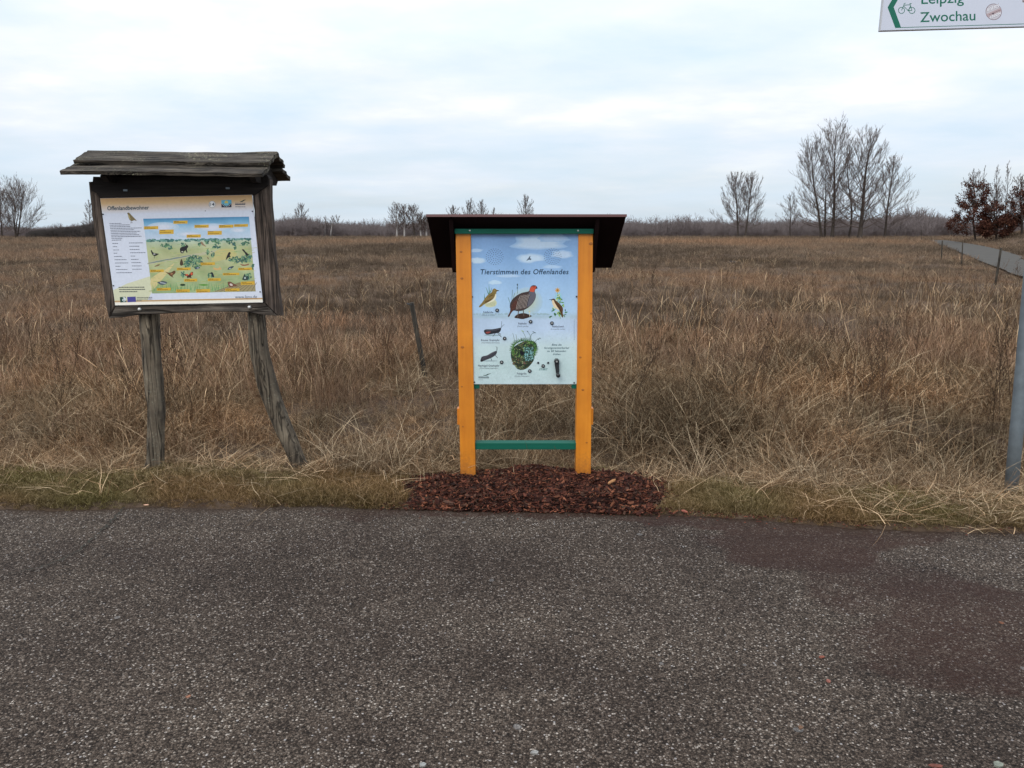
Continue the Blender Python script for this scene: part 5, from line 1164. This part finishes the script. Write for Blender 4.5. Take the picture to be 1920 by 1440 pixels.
# ------------------------------------------------------------------ mulch heap
cxm, cym = (XM0+XM1)/2, 4.60; rxm = (XM1-XM0)/2
def mz(x, y):
    ey = float(edgeY(x)); d = ((x-cxm)/rxm)**2; d2 = ((y-cym)/.36)**2 if y > cym else ((cym-y)/(cym-ey+.14))**2
    k = max(0, 1-d-d2*.9*(1-d*.2)); ft = min(1, max(0, (y-ey+.035)/.13)); return -.03 + (.058 + .03*math.exp(-((x-cxm)/.28)**2) + .022*math.exp(-((x-XM1+.35)/.2)**2))*min(1, k*2.2)**.6*ft**.7 + .014*vnoise(x, y, .10, 2) + .022*vnoise(x, y, .3, 5)
V = []; Fc = []; nx, ny = 90, 44
for i in range(nx+1):
    for j in range(ny+1):
        x = XM0-.03 + (XM1-XM0+.06)*i/nx; y = 4.16 + .86*j/ny; V.append((x, y, mz(x, y)-.006))
for i in range(nx):
    for j in range(ny): a = i*(ny+1)+j; Fc.append((a, a+ny+1, a+ny+2, a+1))
M['mulch_base'] = simple('mulch_base', (.022,.010,.008), .95, .4, 60, bstr=.6)
md_, nd_, ld_ = newmat('bark_mulch_chip'); a_ = nd_.new('ShaderNodeVertexColor'); a_.layer_name = 'Col'
g_ = nnoise(nd_, ld_, objco(nd_), 120, 4, .6); finish(md_, nd_, ld_, nmix(nd_, ld_, 1.0, a_.outputs[0], nramp(nd_, ld_, g_, [(.3, (.6,)*3), (.7, (1.2,)*3)]), 'MULTIPLY'), .85, g_, .3, .002, .12); M['chip'] = md_
def chip(x, y, z, L_, W_, T_, yaw, tilt, roll, col, VV, FF, CC, rg):
    b = len(VV); mt = Matrix.Rotation(yaw, 3, 'Z') @ Matrix.Rotation(tilt, 3, 'Y') @ Matrix.Rotation(roll, 3, 'X'); c = Vector((x, y, z))
    ring = [(-1, -.3), (-.6, -1), (.5, -.8), (1, -.1), (.6, .9), (-.5, 1)]; ring = [(a+rg.uniform(-.2, .2), q+rg.uniform(-.25, .25)) for a, q in ring]
    for s in (-1, 1):
        for a, q in ring: VV.append(c + mt @ Vector((a*L_, q*W_, s*T_ + .25*L_*a*a*.3)))
    FF.append(tuple(b+i for i in range(6))[::-1]); FF.append(tuple(b+6+i for i in range(6)))
    for i in range(6): FF.append((b+i, b+(i+1) % 6, b+6+(i+1) % 6, b+6+i))
    CC += [(*col, 1)]*12
rg = random.Random(99); CV, CF, CC = [], [], []
pal = [(.05,.016,.011), (.09,.028,.018), (.13,.042,.026), (.19,.065,.038), (.03,.011,.008), (.30,.11,.06), (.03,.014,.010), (.10,.05,.034), (.05,.018,.013), (.09,.028,.018)]
cnt = 0
while cnt < 11000:
    x = rg.uniform(XM0-.04, XM1+.02); y = rg.uniform(4.17, 5.0); d = abs((x-cxm)/rxm)**2.4 + ((y-cym)/(.37 if y > cym else .60))**2
    ey = float(edgeY(x))
    if rg.random() < .04: y = ey - abs(rg.gauss(0, .035))
    if d > 1 + rg.choice([-.2, -.1, -.05, 0, .05, .12, .3])*rg.random()*1.5 + .20*vnoise(x, y, .15, 8) + .25*vnoise(x, y, .05, 3)*(rg.random() < .5) or y < ey - abs(rg.gauss(0, .022)): continue
    z = max(mz(x, y), .0 if y < ey else .012) + rg.uniform(-.003, .010); L_ = rg.choice([rg.uniform(.003, .010), rg.uniform(.006, .016), rg.uniform(.010, .024)])*(1.5 if rg.random() < .06 else 1)
    c = rg.choice(pal); k = rg.uniform(.35, .95); c = (c[0]*k, c[1]*k*1.02, c[2]*k*1.0)
    chip(x, y, z, L_, L_*rg.uniform(.16, .5), rg.uniform(.0012, .003), rg.uniform(0, 6.28), rg.gauss(0, .35), rg.gauss(0, .45), c, CV, CF, CC, rg); cnt += 1
for i in range(420):                     # a thin litter of crumbs on the verge and the road's edge
    x = rg.gauss(cxm+.55, .9); y = float(edgeY(x)) - abs(rg.gauss(0, .06)) + .04
    chip(x, y, .006, rg.uniform(.003, .008), rg.uniform(.002, .005), .001, rg.uniform(0, 6.28), 0, 0, rg.choice(pal[:4]), CV, CF, CC, rg)
mb_ = len(CV); CV += [Vector(v) for v in V]; CF2 = [tuple(mb_+i for i in f) for f in Fc]; CC += [(.02,.009,.007,1)]*len(V)
o = mesh('bark_mulch', CV, CF + CF2, M['chip'], colors=CC); tag(o, 'heap of red-brown bark mulch round the feet of the orange posts', None, None, 'stuff')
# dark lump of bark against the right post and single loose chips
def lone(name, px, py, L_, W_, T_, yaw, col, label, cat, group=None, z=.008, tilt=.1):
    g0 = G(px, py, z); VV, FF, CC_ = [], [], []; chip(0, 0, 0, L_, W_, T_, yaw, tilt, .1, col, VV, FF, CC_, rg)
    o = mesh(name, VV, FF, M['chip'], colors=CC_); o.location = g0; return tag(o, label, cat, group)
lone('bark_chip', 1284, 959, .022, .010, .003, -.7, (.30,.10,.07), 'loose reddish bark chip at the right end of the mulch heap', 'bark chip')
lone('bark_chip', 1147, 903, .028, .009, .004, .5, (.40,.20,.09), 'pale orange splinter of wood lying on the mulch right of the right post', 'wood chip', z=.085, tilt=-.3)
lone('bark_chip', 1540, 1232, .013, .007, .002, .2, (.22,.075,.05), 'small red-brown bark flake lying on the open asphalt, right of centre', 'bark chip')
lone('bark_chip', 1756, 1436, .024, .007, .002, 0, (.16,.06,.045), 'long dark red bark flake at the bottom edge of the asphalt', 'bark chip')
lone('bark_chip', 1553, 1277, .011, .007, .002, .9, (.26,.10,.075), 'pale red flake just below the other flake on the asphalt', 'bark chip')
lone('bark_chip', 1501, 1364, .010, .007, .002, .3, (.16,.09,.055), 'small brown flake on the lower right asphalt', 'bark chip')
lone('paper_scrap', 274, 946.5, .016, .006, .0015, .25, (.62,.36,.24), 'tiny pale orange scrap on the road edge below the old noticeboard', 'litter', z=.01)
lone('dry_leaf', 353, 1306, .010, .007, .001, 1.0, (.28,.13,.08), 'small brown leaf lying on the lower left asphalt', 'leaf')
lone('dry_leaf', 1878, 1168, .012, .009, .001, .4, (.16,.07,.04), 'brown leaf on the stained asphalt at right', 'leaf')
lone('pebble', 1003, 1411, .014, .007, .003, .2, (.27,.26,.24), 'pale flat pebble near the bottom centre of the asphalt', 'pebble')
lone('pebble', 792, 1434, .010, .008, .003, .5, (.28,.28,.26), 'pale pebble at the bottom edge of the asphalt', 'pebble')
lone('pebble', 1872, 1434, .018, .010, .003, .3, (.20,.21,.17), 'greenish pebble at the bottom right of the asphalt', 'pebble')
# clumps of dark earth in the far field
for k, (px, py, r_, lb) in enumerate(((527, 471, .16, 'dark earth lump in the field just right of the old noticeboard'), (734, 461, .2, 'dark earth lump, far one left of the orange noticeboard roof'), (754, 472, .16, 'dark earth lump, nearer one left of the orange noticeboard roof'), (1375, 497, .18, 'dark earth lump in the field right of the orange noticeboard'))):
    g0 = G(px, py); bm = bmesh.new(); bmesh.ops.create_icosphere(bm, subdivisions=3, radius=r_)
    for v in bm.verts: v.co *= 1 + .5*noise.noise(v.co*9 + Vector((k*3, 0, 0))); v.co.z *= .6; v.co.x *= 1.5
    o = from_bm('earth_lump', bm, M['soil']); o.location = (g0.x, g0.y, hgt(g0.x, g0.y)+.08); tag(o, lb, 'earth lump', 'dark earth lumps in the field')
